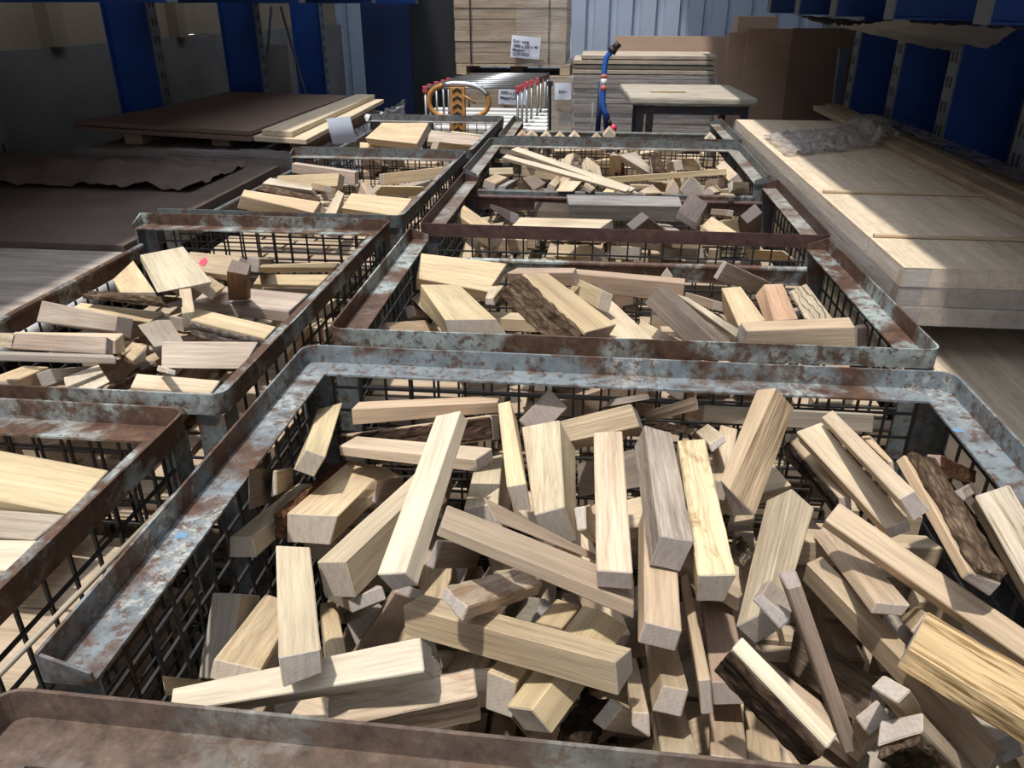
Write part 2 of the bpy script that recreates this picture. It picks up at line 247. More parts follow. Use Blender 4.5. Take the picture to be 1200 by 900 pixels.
BLOCKS = '''
a01|Y||striped short post leaning in the back left corner of the nearest cage|-4452 10450 -532 -5094 12767 -1049 -4137 10498 -680 -4651 12940 -970 -4669 10355 -883 -5237 12698 -1363 -4354 10402 -1034 -4859 12808 -1400
a02|T||tan board lying flat under the back rail, left half of the nearest cage|-4204 12100 -649 -1631 12824 -736 -4153 12398 -646 -1615 13119 -734 -4199 12084 -982 -1636 12848 -983 -4220 12382 -963 -1669 13125 -1007
a03|T|w0|log slab with dark bark front, beneath the tan board at back left|-1702 12108 -625 -4605 12351 -1347 -1589 12563 -850 -4504 12806 -1570 -1627 11892 -1023 -4529 12135 -1743 -1539 12338 -1260 -4445 12583 -1977
a04|P||thin pale lath lying crosswise over the thick block in the nearest cage|-1719 10605 -634 -4387 11746 -1226 -1502 11078 -680 -4187 12216 -1272 -1699 10564 -855 -4367 11720 -1415 -1473 11025 -927 -4153 12177 -1493
a05|Y|w1|thickest block with reddish bark edge, left side of the nearest cage|-3712 9621 -1183 -3738 12382 -2036 -4817 9664 -1235 -4684 12511 -1946 -3845 9473 -1656 -3450 12416 -2227 -4789 9536 -1701 -4596 12422 -2345
a06|P||short squared end sticking out left under the bark-edged thick block of the nearest cage|-4846 9022 -1232 -4843 11710 -2027 -5212 9018 -1258 -5236 11703 -2052 -4791 8934 -1544 -4794 11620 -2341 -5220 8922 -1572 -5217 11608 -2370
a07|P||small pale block standing behind the left squared end in the nearest cage|-4765 9987 -667 -5139 11439 -1531 -4823 9971 -652 -5231 11417 -1519 -4734 9796 -993 -5116 11245 -1860 -4824 9752 -1029 -5211 11204 -1887
a08|P||pale upright batten below the bark-edged block, its lower end in shadow, in the nearest cage|-3026 5716 -127 -4025 8057 -573 -2624 5888 -138 -3603 8190 -667 -2991 5641 -488 -4000 7978 -939 -2613 5843 -431 -3599 8145 -957
a09|Y||yellowish board slanting down to the left behind the pale upright batten in the nearest cage|-4178 6403 -961 -4639 8722 -2031 -3630 6451 -1116 -4142 8752 -2211 -4218 6291 -1171 -4730 8598 -2253 -3715 6318 -1357 -4249 8618 -2449
a10|G||grey-brown board half in rail shadow against the left mesh of the nearest cage|-4769 8272 -1662 -4774 7506 -2549 -5211 8287 -1692 -5216 7527 -2568 -4735 8764 -2115 -4736 7999 -3001 -5170 8788 -2130 -5173 8030 -3002
a11|W||long whitish board along the front left edge of the nearest cage|-1574 6014 -476 -4431 5761 -1153 -1673 6310 -277 -4503 6010 -1051 -1509 6233 -814 -4366 5980 -1491 -1608 6529 -615 -4438 6230 -1390
a12|R1||flaky weathered board end touching the front rail, left of centre in the nearest cage|-1050 6261 -1055 -2658 5836 -1269 -1147 6605 -937 -2755 6180 -1151 -1052 6536 -1763 -2660 6111 -1977 -1147 6889 -1626 -2751 6468 -1832
a13|P||square batten with grey sawn end, lying under the topmost slanting batten of the nearest cage|-3150 8230 -904 -2407 11208 -1262 -3603 8315 -1020 -2837 11311 -1348 -3027 8139 -1468 -2302 11112 -1833 -3514 8230 -1564 -2765 11211 -1919
a14|W||topmost pale batten slanting steeply, left of centre in the nearest cage|-2129 7487 -406 -1866 10240 437 -2529 7595 -552 -2274 10337 270 -1982 7567 -651 -1764 10329 220 -2349 7647 -861 -2129 10410 10
a15|Y||narrow yellow stave standing behind the topmost slanting batten in the nearest cage|-765 9041 0 -1276 11682 -104 -1034 8994 -47 -1491 11644 -144 -689 9027 -448 -1148 11696 -507 -930 9005 -451 -1403 11650 -556
a16|P||broad cream plank with wide grey end, upper middle of the nearest cage|-233 9315 -534 -435 11586 -363 -673 9294 -701 -1075 11548 -521 -38 9387 -1186 -137 11682 -985 -504 9359 -1359 -758 11634 -1169
a17|T||wide striped board sloping up to the right behind the cream planks of the nearest cage|919 11693 -492 -498 11707 -935 757 11948 -180 -885 11893 -717 1079 12400 -982 -378 12384 -1478 916 12654 -671 -697 12603 -1207
a18|G||grey-sided board just below the wide striped one in the nearest cage|842 11270 -800 -105 13110 -2317 825 11363 -702 -122 13214 -2196 964 10988 -1241 -54 12827 -2746 992 11081 -1152 48 12908 -2695
a19|G||board tip shadowed by the back rail above the wide striped board in the nearest cage|1045 11725 26 389 13117 -873 1002 11806 104 432 13222 -765 1048 11726 24 392 13117 -876 1006 11807 102 435 13223 -768
a20|B||brown-streaked board end under the middle of the back rail of the nearest cage|1729 11340 322 1072 13224 -1017 1731 11342 324 1074 13227 -1014 1782 11244 123 1179 13152 -1183 1785 11246 124 1182 13154 -1181
a21|G||long greyish beam lying right under the back rail, right half of the nearest cage|2177 13170 -770 5042 12734 -560 2186 13231 -772 5053 12794 -562 2183 13158 -1123 5081 12718 -926 2192 13219 -1125 5090 12779 -928
a22|B||brown arris of a square post poking up by the back mesh of the nearest cage|-701 13158 -561 -705 13218 -587 -1252 12865 -1130 -1256 12925 -1157 -333 13032 -893 -337 13092 -920 -876 12747 -1449 -880 12806 -1476
a23|K|all|rough bark strip behind the yellow spalted plank in the nearest cage|1620 10879 -142 1144 12959 -1163 1756 10970 -22 1292 13052 -1044 1645 10871 -168 1169 12952 -1189 1781 10963 -49 1317 13045 -1070
a24|Y2||yellow spalted plank with a stepped edge and square end, middle of the nearest cage|1486 7993 -523 1423 10717 -135 1988 8024 -504 1856 10747 -104 1532 8076 -1037 1430 10797 -646 1900 8088 -1029 1830 10818 -626
a25|G2||thick weathered grey post with square purple-grey end, centre of the nearest cage|1001 8297 -176 951 11220 -177 1475 8325 -253 1402 11226 -293 910 8290 -684 808 11238 -620 1336 8308 -771 1271 11236 -758
a26|T||tan square beam running out under the weathered grey post in the nearest cage|803 7159 -592 934 9917 -865 1249 7132 -663 1380 9890 -936 737 7131 -909 868 9889 -1181 1197 7105 -982 1328 9863 -1254
a27|P||upright pale straight-grained plank left of the weathered grey post in the nearest cage|652 7498 -163 544 10115 304 213 7504 -169 126 10104 261 678 7553 -473 570 10169 -7 239 7558 -479 152 10159 -49
a28|B||thin dark sliver lying along the long diagonal beam in the nearest cage|-1075 8229 -85 725 9727 -1972 -1284 8522 89 753 9910 -2067 -1087 8227 -98 713 9725 -1985 -1295 8520 76 741 9908 -2079
a29|B||long brown beam lying diagonally across the middle of the nearest cage|-1685 7655 214 701 7546 -657 -1710 8246 125 731 8131 -771 -1745 7640 70 709 7496 -891 -1767 8220 -44 681 8091 -973
a30|R1||crumbly rotten-topped block tucked under the long brown diagonal beam of the nearest cage|-1249 7066 -505 -474 9064 -1746 -1597 7291 -370 -822 9290 -1611 -1330 6995 -689 -555 8994 -1929 -1666 7232 -534 -891 9230 -1775
a31|T||heavy beam crossing left to right near the front, pale square right end|463 6633 -737 -2307 7892 -1307 670 7006 -864 -2114 8276 -1408 519 6527 -1154 -2278 7787 -1715 709 6952 -1170 -2080 8197 -1765
a32|B||pinkish board sloping down behind the long whitish front board of the nearest cage|-2495 8205 -1368 -3700 8926 -3758 -2112 8257 -1546 -3318 8971 -3949 -2495 8388 -1313 -3701 9103 -3716 -2113 8434 -1503 -3317 9155 -3894
a33|G||grey block end right below the square batten in the nearest cage|-3168 8189 -1536 -4389 10214 -3152 -2742 8474 -1496 -3970 10494 -3121 -3093 8098 -1707 -4314 10123 -3323 -2667 8384 -1667 -3899 10405 -3287
a34|G||darker grey block below the other grey end, left of the pinkish board|-3618 9197 -2962 -4622 11574 -4969 -3105 9526 -2825 -4109 11903 -4831 -3403 8993 -3311 -4410 11372 -5314 -2890 9323 -3173 -3896 11696 -5186
a35|Y||shaded yellow board seen between upright batten and pinkish board in the nearest cage|-3408 7795 -2289 -4479 10237 -3527 -3147 7905 -2323 -4218 10346 -3561 -3404 7665 -2560 -4456 10110 -3797 -3105 7782 -2589 -4195 10220 -3831
a36|Y||left one of two shaded yellow blocks passing below the heavy front beam|-700 7103 -1682 68 9499 -2493 -1086 7233 -1667 -311 9621 -2494 -723 6953 -2158 37 9346 -2972 -1092 7072 -2167 -320 9466 -2983
a37|Y||right one of two shaded yellow blocks passing below the heavy front beam|-468 6596 -1560 374 7961 -1216 -805 6885 -1869 89 8305 -1422 -211 6546 -1874 702 7961 -1441 -565 6829 -2192 353 8254 -1740
a38|G||shaded grey lump between rotten-topped block and heavy front beam of the nearest cage|-721 9396 -2834 -1446 11784 -4893 -510 9693 -2565 -1208 12082 -4629 -471 9334 -2991 -1195 11722 -5050 -259 9631 -2723 -949 12019 -4789
a39|K2|all|black rotten bark piece by the front rail under the heavy beam of the nearest cage|309 6896 -2206 667 9124 -4007 -192 6945 -2253 157 9210 -3976 298 6723 -2428 657 8951 -4229 -202 6772 -2475 147 9037 -4198
a40|P||small pale curved wedge at the front rail, centre of the nearest cage|417 6926 -2185 1215 8914 -4599 644 7135 -1974 1398 9121 -4384 257 7026 -2154 1055 9014 -4567 484 7235 -1943 1223 9216 -4359
a41|T||narrow square post ending above the front rail, right of heavy beam in the nearest cage|718 6805 -1679 769 9246 -3256 930 6808 -1656 981 9249 -3232 720 6707 -1820 772 9148 -3396 953 6646 -1928 1005 9088 -3505
a42|T||square beam end below the tan beam, near the front centre of the nearest cage|1054 6906 -1314 1172 9400 -2636 1369 6881 -1326 1487 9375 -2648 942 6755 -1596 1060 9249 -2918 1291 6724 -1627 1409 9218 -2949
a43|P||pale board running under the front rail below the square beam ends of the nearest cage|1042 6297 -1741 1165 8626 -3347 1479 6279 -1733 1603 8608 -3339 1040 6136 -1974 1163 8465 -3580 1477 6119 -1966 1600 8448 -3572
a44|T||thin lath with grey end right of the stacked square beams in the nearest cage|1478 7025 -1305 1589 9870 -2108 1628 7029 -1274 1694 9895 -2024 1550 6901 -1750 1653 9753 -2536 1696 6904 -1721 1778 9767 -2480
a45|B||brown board in the gap between the thin lath and the barked white plank|1787 7683 -1996 2001 10428 -2785 2248 7671 -1915 2462 10416 -2704 1840 7587 -2316 2054 10332 -3105 2302 7575 -2234 2515 10320 -3023
a46|T||lower tan board vanishing under the front rail, beside the barked white plank|1690 6763 -2237 2098 9270 -3527 2132 6713 -2195 2540 9219 -3485 1700 6622 -2507 2108 9129 -3797 2142 6572 -2465 2550 9079 -3755
a47|T||tan board under the barked white plank's left side in the nearest cage|2185 6916 -2463 2688 9458 -3756 2593 6863 -2408 3096 9405 -3701 2204 6775 -2733 2707 9317 -4027 2611 6722 -2678 3114 9264 -3971
a48|O|w0r|tall triangular-ended post with shaggy side leaning on the back rail of the nearest cage|2079 9634 -298 3005 11591 426 1980 9875 -290 2737 11745 292 2526 9686 -753 3368 11663 30 2217 9833 -895 3105 11787 -169
a49|T||small tan block below the shaggy triangular post in the nearest cage|3085 11944 -2505 3332 12908 -2888 2652 12014 -2587 2900 12978 -2970 3097 11896 -2617 3346 12860 -2999 2667 11966 -2699 2914 12930 -3082
a50|K3|all|small lichen-grey bark chunk right of the yellow spalted plank in the nearest cage|2267 9222 -1322 2722 11883 -2773 2460 9327 -1062 2919 11900 -2696 2327 9180 -1376 2781 11841 -2827 2519 9285 -1116 2978 11858 -2750
a51|P||little pale offcut propped between spalted plank and shaggy post in the nearest cage|1890 10680 -170 2053 13067 -1282 2116 10735 -11 2283 13128 -1113 1956 10612 -293 2128 12999 -1407 2173 10682 -102 2362 13069 -1221
a52|P||pale narrow board standing behind the little offcut, beside the shaggy post in the nearest cage|1947 10568 -694 2509 13108 -1117 2252 10491 -729 2814 13032 -1152 1906 10521 -1022 2470 13063 -1442 2214 10448 -1049 2775 12987 -1476
a53|T|w0|plank with black bark edge right of the shaggy triangular post in the nearest cage|3788 10439 -851 3753 13147 -1477 4080 10459 -812 3876 13238 -1255 3835 10378 -1159 3704 13103 -1727 4143 10403 -1114 3937 13163 -1595
a54|P||wide clean plank sloping down right of the bark-edged plank in the nearest cage|4183 9339 -583 3537 11966 -559 4486 9398 -462 3956 12056 -399 4265 9360 -797 3622 11988 -772 4597 9431 -659 4031 12077 -613
a55|P||narrow pale batten lying on the wide clean plank in the nearest cage|4053 8889 191 3883 11898 -229 4232 8913 323 4045 11922 -94 4290 8849 -127 3968 11919 -386 4493 8897 49 4221 11928 -302
a56|T||longest tan batten running diagonally to the right edge of the nearest cage|3304 9166 -401 5764 7503 -1380 3521 9367 -222 5981 7703 -1201 3346 9361 -636 5806 7697 -1614 3556 9560 -456 6013 7897 -1435
a57|T||flat block lying beneath the longest tan batten in the nearest cage|3769 8160 -898 3772 10527 -1459 4214 8174 -916 4180 10529 -1494 3730 8122 -1063 3638 10486 -1613 4126 8134 -1077 4069 10488 -1652
a58|P||broad pointed plank in the centre right with diamond-shaped lower end, the nearest cage|2318 7797 -876 3115 10221 -576 2037 7925 -1254 2809 10363 -921 2510 7729 -1104 3484 10140 -869 2308 7866 -1480 3149 10288 -1195
a59|G||small dark-ended offcut lying on the broad pointed plank in the nearest cage|2039 7072 16 2434 8190 -673 1942 7055 -63 2337 8173 -752 2347 6867 -142 2742 7985 -831 2236 6825 -270 2631 7943 -959
a60|B||narrow brown stave standing steeply, right of the broad pointed plank in the nearest cage|2197 6752 370 3159 6624 -1867 2344 6760 431 3325 6639 -1796 2158 7046 351 3126 6919 -1884 2346 7053 402 3311 6929 -1826
a61|T||long square beam with light top edge running to the lower right of the nearest cage|4858 6747 -1806 3296 9522 -1401 5030 6845 -1823 3555 9662 -1353 4837 6799 -2217 3312 9593 -1783 5015 6900 -2230 3534 9713 -1768
a62|G3|w0r|dark fibrous split block behind the narrow brown stave of the nearest cage|4230 8640 -2752 3883 11143 -4144 4507 8648 -2805 4160 11172 -4155 4104 8316 -3302 3763 10781 -4774 4382 8324 -3355 4040 10789 -4827
a63|P||small split cube resting on the long square beam, lower right of the nearest cage|3191 5918 -275 4312 7386 -2219 2982 6099 -259 4103 7568 -2204 3323 6003 -163 4445 7472 -2108 3109 6180 -157 4231 7649 -2101
a64|T||tan wedge below the small split cube in the nearest cage|3350 6644 -976 4202 8569 -3707 3466 6461 -1057 4359 8396 -3776 3109 6517 -1147 3961 8443 -3878 3225 6334 -1229 4142 8273 -3944
a65|P|w0|block with big light end grain at the front rail, lower right of the nearest cage|3450 5768 -608 4863 6878 -2637 3522 6048 -490 4935 7157 -2519 3062 5788 -939 4475 6898 -2969 3165 6115 -731 4578 7225 -2760
a66|Y3||yellow plank with deep furrows at the right edge of the nearest cage|3657 6905 -467 5489 5700 -897 4131 7620 -501 5963 6415 -931 3597 6933 -800 5435 5727 -1232 4071 7647 -834 5902 6446 -1256
a67|G||grey board in shade under the furrowed yellow plank of the nearest cage|5108 7208 -2087 4803 10131 -2862 5353 7263 -1978 5035 10188 -2745 5273 7142 -2403 4955 10066 -3170 5506 7199 -2287 5201 10122 -3061
a68|O|t0|big log slab with thick scaly bark in the right corner of the nearest cage|4722 7975 -114 4670 10287 150 5179 8046 -220 5115 10339 7 4613 8041 -341 4530 10344 -90 5014 8034 -597 4968 10364 -298
a69|R2|t0r|reddish bark-side slab behind the big log slab in the nearest cage|5170 10293 -157 6283 11325 -1002 5192 10424 19 6315 11458 -825 5013 10412 -226 6122 11442 -1073 5029 10540 -53 6153 11574 -897
a70|G||small grey chip beside the big log slab in the nearest cage|5259 9588 -205 6233 11136 -1050 5216 9707 -101 6137 11251 -942 5097 9606 -354 6071 11154 -1199 5054 9725 -250 5975 11269 -1091
a71|W2||pale striped plank against the right rail of the nearest cage|5070 9099 173 5650 8062 -784 5463 9107 377 6043 8070 -580 5310 9562 -272 5890 8525 -1229 5683 9583 -37 6252 8553 -976
a72|Y||yellow splinter board between narrow batten and log slab in the nearest cage|4662 10880 -409 5068 13201 -1246 4729 10858 -377 5231 13188 -1211 4722 10779 -658 5128 13100 -1495 4788 10757 -626 5291 13087 -1460
a73|Y||shaded yellow end between flat block and furrowed yellow plank of the nearest cage|4057 7732 -954 4905 9738 -2522 4224 7833 -713 5091 9836 -2292 4226 7596 -1035 5064 9603 -2599 4393 7697 -795 5261 9700 -2374
a75|P||small light cube between cream plank and upright plank in the nearest cage|62 8485 70 140 10200 -1058 -90 8475 35 21 10159 -1163 87 8270 -153 338 9847 -1597 -36 8265 -184 148 9875 -1547
a76|P||pale board with grey end under the tip of the dark sliver in the nearest cage|-1331 10408 -1307 -1574 13029 -1964 -1883 10337 -1408 -2094 12947 -2098 -1181 10227 -1978 -1367 12811 -2726 -1741 10167 -2056 -1904 12742 -2826
a77|G||grey end sticking out left of the rotten-topped block in the nearest cage|-2047 9452 -1405 -1777 11751 -3219 -2158 9489 -1397 -1887 11787 -3211 -2167 9200 -1752 -1896 11498 -3567 -2310 9243 -1725 -2053 11544 -3533
a78|G||grey block face behind the square batten, right of the thickest block, the nearest cage|-3245 10144 -895 -3387 12372 -2236 -3214 10177 -842 -3440 12382 -2212 -3226 9973 -1173 -3424 12184 -2536 -3290 9981 -1151 -3517 12184 -2523
a80|W|w0|white plank with thick dark bark side, front right of the nearest cage|2476 5623 -754 1608 6442 -326 2669 5830 -656 1801 6649 -228 2415 5877 -1280 1547 6696 -852 2641 6076 -1207 1767 6896 -777
a82|T||low board by the front rail in the left corner of the nearest cage|-4592 5998 -1167 -5125 7603 -2996 -4682 6143 -1014 -5215 7747 -2843 -4595 5997 -1167 -5128 7601 -2996 -4685 6142 -1014 -5218 7746 -2844
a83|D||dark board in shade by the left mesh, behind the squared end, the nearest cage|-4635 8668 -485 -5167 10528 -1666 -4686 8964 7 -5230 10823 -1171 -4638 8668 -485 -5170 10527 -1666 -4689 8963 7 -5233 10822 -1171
b01|Y||broad cream board with brown stain at the back left of the second cage|-4811 20226 -869 -2858 20441 -1265 -4829 21062 -403 -2424 21368 -716 -4899 20444 -1282 -2849 20676 -1667 -4908 21308 -760 -2520 21603 -1092
b02|Y||big square-cut block with wide grey end, front left of the second cage|-3072 15302 -113 -4259 18327 -392 -2021 15721 -219 -3347 18733 -494 -2964 15259 -586 -4285 18241 -926 -1773 15739 -600 -3210 18710 -936
b03|O||flat orange-tan board end in the front left corner of the second cage|-4576 16626 -1004 -4069 19269 -2049 -4775 16747 -805 -4412 19419 -1759 -4762 16579 -1228 -4284 19223 -2265 -4996 16708 -1003 -4597 19369 -1988
b04|P||small light end left of the big square-cut block in the second cage|-4035 18044 -1111 -5088 20652 -1630 -3813 18175 -910 -4864 20780 -1438 -3840 18072 -1353 -4893 20681 -1873 -3626 18205 -1149 -4670 20809 -1680
b05|B||small brown piece in the corner behind the orange-tan board of the second cage|-4592 19023 -1504 -4845 21783 -2679 -4691 19129 -1236 -4975 21839 -2506 -4812 18965 -1591 -5052 21737 -2741 -4899 19084 -1299 -5182 21794 -2568
b06|Y|w0|big slab with crumbling brown bark side in the middle of the second cage|-162 15064 -208 -1574 16200 672 596 16345 -474 -1033 17416 319 -512 15093 -766 -2102 16219 131 284 16367 -1056 -1371 17449 -232
b07|B||long brown beam with light top edge at the back of the second cage|2500 20554 -859 -533 20878 -785 2546 20986 -853 -549 21303 -778 2487 20562 -1402 -545 20886 -1327 2533 20994 -1396 -561 21311 -1320
b08|B||pinkish board with light top, left behind the long brown beam of the second cage|-516 19621 -362 -2484 21401 -1021 -437 19859 -295 -2131 21685 -923 -390 19618 -736 -2357 21397 -1395 -310 19855 -670 -2004 21681 -1297
b09|Y||splintery yellow block right behind the bark-sided slab of the second cage|140 17897 -694 -616 20667 -1248 241 18039 -260 -471 20793 -857 437 17945 -832 -319 20716 -1387 538 18087 -399 -161 20832 -1018
b10|P||small block between stained cream board and bark-sided slab in the second cage|-2362 17864 -505 -2432 20505 -1082 -2563 17855 -509 -2815 20468 -1105 -2320 17829 -699 -2420 20456 -1300 -2561 17824 -686 -2770 20432 -1303
b11|P||grey-cream board sloping right of the bark-sided slab in the second cage|1483 16137 -764 512 20376 -1295 542 16064 -744 -214 20256 -1417 1584 16100 -1141 613 20339 -1672 642 16027 -1120 -10 20205 -1847
b12|P||thin pale board on the front rail right of the grey-cream board in the second cage|2092 16561 -909 1334 19344 -1505 1915 16459 -1181 1157 19243 -1776 2365 16591 -1097 1607 19375 -1693 2156 16489 -1364 1443 19284 -1945
b13|D||dark weathered plank leaning diagonally in the second cage|2643 15406 -404 1522 17790 -49 2967 15617 -487 1808 18003 -117 2418 15389 -853 1250 17784 -465 2766 15593 -955 1590 17971 -600
b14|W||white-topped board lying along the dark weathered plank of the second cage|3147 16060 -544 2122 18795 -567 3178 16159 -360 2400 18796 -639 3160 16108 -691 2236 18803 -822 3303 16176 -601 2496 18815 -869
b15|T||squared log lying along the front rail at the right of the second cage|3073 14705 142 5202 15007 205 3017 15151 157 5214 15468 236 3115 14739 -183 5292 14991 -233 3013 15128 -275 5216 15437 -214
b16|Y||yellow sawn block behind the squared log in the second cage|3231 16439 -414 3266 19364 -549 3807 16468 -269 3741 19345 -480 3365 16400 -995 3367 19291 -1192 3931 16430 -847 3882 19304 -1068
b17|O2||pinkish sawn block between yellow block and striped piece in the second cage|4057 16805 -403 4368 19668 -515 4580 16796 -328 4837 19639 -470 4002 16797 -736 4182 19656 -829 4578 16782 -685 4778 19618 -828
b18|G||light grey board leaning on the low gate at the back right of the second cage|3206 19813 -493 4688 22116 -1606 3428 19887 -41 5093 22155 -1265 3108 19897 -461 4590 22200 -1574 3330 19971 -9 4995 22239 -1233
b20|B||pinkish flat piece behind the white-topped board of the second cage|3107 19282 -1122 2694 22129 -1909 3122 19345 -883 2741 22202 -1657 3428 19305 -1205 3002 22149 -1994 3444 19368 -966 3063 22225 -1739
b21|Z||striped figured offcut in the right corner of the second cage|5655 17954 -709 5751 20899 -849 5197 17966 -996 5319 20924 -1113 5852 17932 -1001 5948 20877 -1142 5382 17942 -1290 5516 20902 -1406
b22|Y||pointed little tip behind the long brown beam of the second cage|2133 22124 -908 2139 22189 -923 1962 22081 -1162 1968 22146 -1178 2325 22034 -1155 2331 22099 -1170 2151 22005 -1378 2157 22070 -1393
b25|D||dark end beside the squared log at the right mesh of the second cage|5363 15340 64 6408 17594 -799 5270 15413 70 6397 17709 -728 5398 15206 -321 6445 17470 -1166 5263 15264 -340 6396 17569 -1118
c01|Y||yellow block in the left corner of the third cage|-3349 24290 -781 -4773 26727 -703 -3079 24493 -543 -4580 26960 -386 -3302 24380 -1204 -4799 26816 -1111 -2903 24616 -928 -4430 27052 -829
c02|D2||dark block with white top near the left corner of the third cage|-2907 26608 -880 -4005 29448 -1066 -2924 26715 -495 -3988 29453 -901 -2612 26709 -1018 -3710 29549 -1205 -2629 26816 -633 -3693 29554 -1040
c03|P||long flat pale board along the front rail of the third cage|69 24543 -521 -2810 26109 -869 575 25356 -357 -2572 26872 -746 176 24585 -841 -2752 26143 -1195 617 25388 -684 -2452 26918 -1063
c04|D||dark square block at the middle back of the third cage|-948 28095 -830 -2393 30325 -1314 -1013 28281 -533 -2368 30520 -1021 -952 28138 -1128 -2399 30343 -1664 -767 28350 -837 -2167 30572 -1348
c05|G4||longest grey board with pink top edge across the back of the third cage|-925 27334 -370 3005 27649 -404 -1046 27908 -132 2917 28213 -191 -914 27552 -983 2992 27861 -1022 -1013 28120 -761 2921 28423 -819
c06|D2||dark grey cube tilted on the low gate of the third cage|3208 24976 -298 3897 27835 -323 2627 25151 60 3270 27999 23 3219 25015 -575 3879 27867 -610 2529 25175 -224 3138 28026 -247
c07|Y||yellow chunk below the tilted grey cube in the third cage|3463 23416 -221 3524 26229 -715 4284 23442 -203 3849 26344 -408 3558 23377 -544 3410 26227 -915 4348 23408 -508 3967 26296 -753
c08|Y||small yellow block right of the yellow chunk in the third cage|4307 25943 -914 5247 28728 -1549 4190 26088 -460 5162 28885 -1077 4082 26008 -990 5011 28789 -1632 3954 26149 -543 4926 28946 -1160
c09|B||pinkish end behind the tilted grey cube in the third cage|4549 27637 -709 4370 30425 -1332 4579 27689 -484 4399 30477 -1107 4760 27645 -737 4580 30432 -1360 4787 27697 -514 4608 30484 -1136
c10|D||dark striped block at the right end of the third cage|5277 26767 -42 5986 30266 -1947 4812 26665 -462 5556 30370 -1954 5535 26608 -309 6320 30244 -1951 5075 26527 -687 5841 30199 -2252
c11|D||dark plank with diamond end, middle front of the third cage|1174 23875 -337 2065 26365 -1449 1636 23937 64 2526 26426 -1048 948 24022 -187 1901 26506 -1326 1410 24085 214 2254 26583 -871
c12|G||light grey board right of the dark diamond-ended plank in the third cage|2562 26171 -935 2306 29182 -1406 3027 26206 -967 2774 29210 -1452 2541 26103 -1347 2284 29116 -1813 3004 26140 -1374 2751 29144 -1859
c13|Y||yellow piece seen through the front mesh, left of middle, in the third cage|-215 25037 -1597 -1447 27585 -2322 -21 25242 -1203 -1254 27789 -1928 118 25133 -1815 -1121 27684 -2530 303 25340 -1413 -929 27888 -2138
c14|G||light grey piece seen through the middle of the front mesh of the third cage|1207 25185 -1653 511 27928 -2422 1235 25308 -1238 539 28051 -2007 1580 25266 -1700 870 28008 -2468 1594 25388 -1286 897 28131 -2055
c15|G||grey piece seen through the front mesh right of middle in the third cage|3412 25256 -1602 2492 27936 -2381 3304 25330 -1263 2442 28035 -2005 3753 25364 -1616 2818 28035 -2412 3646 25439 -1277 2783 28144 -2019
c16|Y||yellow piece seen through the front mesh at the right end of the third cage|6420 25210 -1516 5583 27985 -2414 5985 25239 -1204 5409 28097 -1990 6527 25242 -1504 5666 28008 -2415 6092 25271 -1193 5515 28129 -1979
d01|W||lower of two long white sticks lying across the fourth cage|1079 29295 -299 -3537 29632 790 1254 29521 -200 -3408 29849 881 1108 29409 -407 -3529 29728 649 1191 29621 -315 -3435 29937 733
d02|W||upper of two long white sticks lying across the fourth cage|1274 30094 -444 -3314 30507 935 1512 30342 -366 -3074 30755 1013 1341 30182 -634 -3356 30595 771 1402 30429 -516 -3115 30843 849
d03|P||pale plank under the white sticks in the fourth cage|-4689 34657 -835 -3696 35202 -892 -4753 34904 -583 -3761 35448 -640 -4755 34765 -963 -3759 35309 -1021 -4820 35012 -711 -3832 35557 -766
d04|T||brown block in the near left corner of the fourth cage|-4050 31844 -637 -3912 34737 -942 -4541 31886 -488 -4474 34764 -808 -4136 31812 -959 -3998 34705 -1264 -4627 31854 -810 -4560 34732 -1130
d05|G4||blue-grey scrap next to the brown corner block of the fourth cage|-3706 31900 -921 -3473 34826 -1364 -3595 31922 -701 -3484 34883 -1044 -4087 31917 -977 -3812 34831 -1456 -3976 31939 -757 -3865 34901 -1100
d06|O2||orange roof-shaped block end by the low gate, left half of the fourth cage|-2593 32868 -462 -2853 35746 -1173 -3091 32835 -593 -3351 35712 -1305 -2097 32869 -786 -2357 35747 -1497 -2611 32753 -1085 -2883 35590 -1878
d07|P||light block right of the orange roof-shaped end in the fourth cage|-1627 31874 -700 -1503 33474 -818 -1923 31922 -586 -1662 33596 -586 -1743 31873 -1059 -1619 33473 -1177 -2040 31921 -946 -1779 33595 -945
d08|P||light square block below the crossing white sticks in the fourth cage|-909 31057 -682 -645 33954 -898 -1602 31106 -709 -1339 34031 -869 -909 31053 -744 -644 33950 -959 -1602 31102 -771 -1339 34027 -931
d09|P||small light block under the tip of the white sticks in the fourth cage|-178 29494 -358 -28 32233 -793 -495 29530 -193 -435 32291 -562 -224 29483 -446 -75 32222 -881 -542 29518 -281 -482 32280 -649
d10|D||brown plank at the back left corner of the fourth cage|-3156 36898 -500 -4874 39051 -634 -3101 36968 -249 -4864 39087 -445 -2870 37119 -647 -4589 39273 -781 -2806 37199 -379 -4578 39309 -593
d11|T||short tan board below the brown back plank in the fourth cage|-3839 36495 -666 -5058 39081 -1117 -3901 36486 -495 -5037 39092 -922 -3487 36652 -679 -4706 39238 -1131 -3549 36643 -508 -4685 39249 -936
d12|T|w0|tan block with lichen bark side at the middle back of the fourth cage|-1179 35837 -590 -1129 38822 -511 -1662 36008 -467 -1501 38888 -624 -644 35952 -757 -788 38903 -702 -1088 35979 -935 -1049 38908 -966
d13|P||pale block with brown side right of the lichen-barked block in the fourth cage|-386 34996 -528 -528 37925 -536 262 35006 -970 120 37934 -978 -577 34976 -891 -757 37913 -873 -5 35002 -1282 -109 37922 -1315
d14|T|w0|upright post with rusty bark side in the middle of the fourth cage|739 36809 -40 913 39229 -1636 489 36683 -266 610 39207 -1639 1188 36593 -390 1386 39212 -1587 1121 36666 -247 1283 39240 -1528
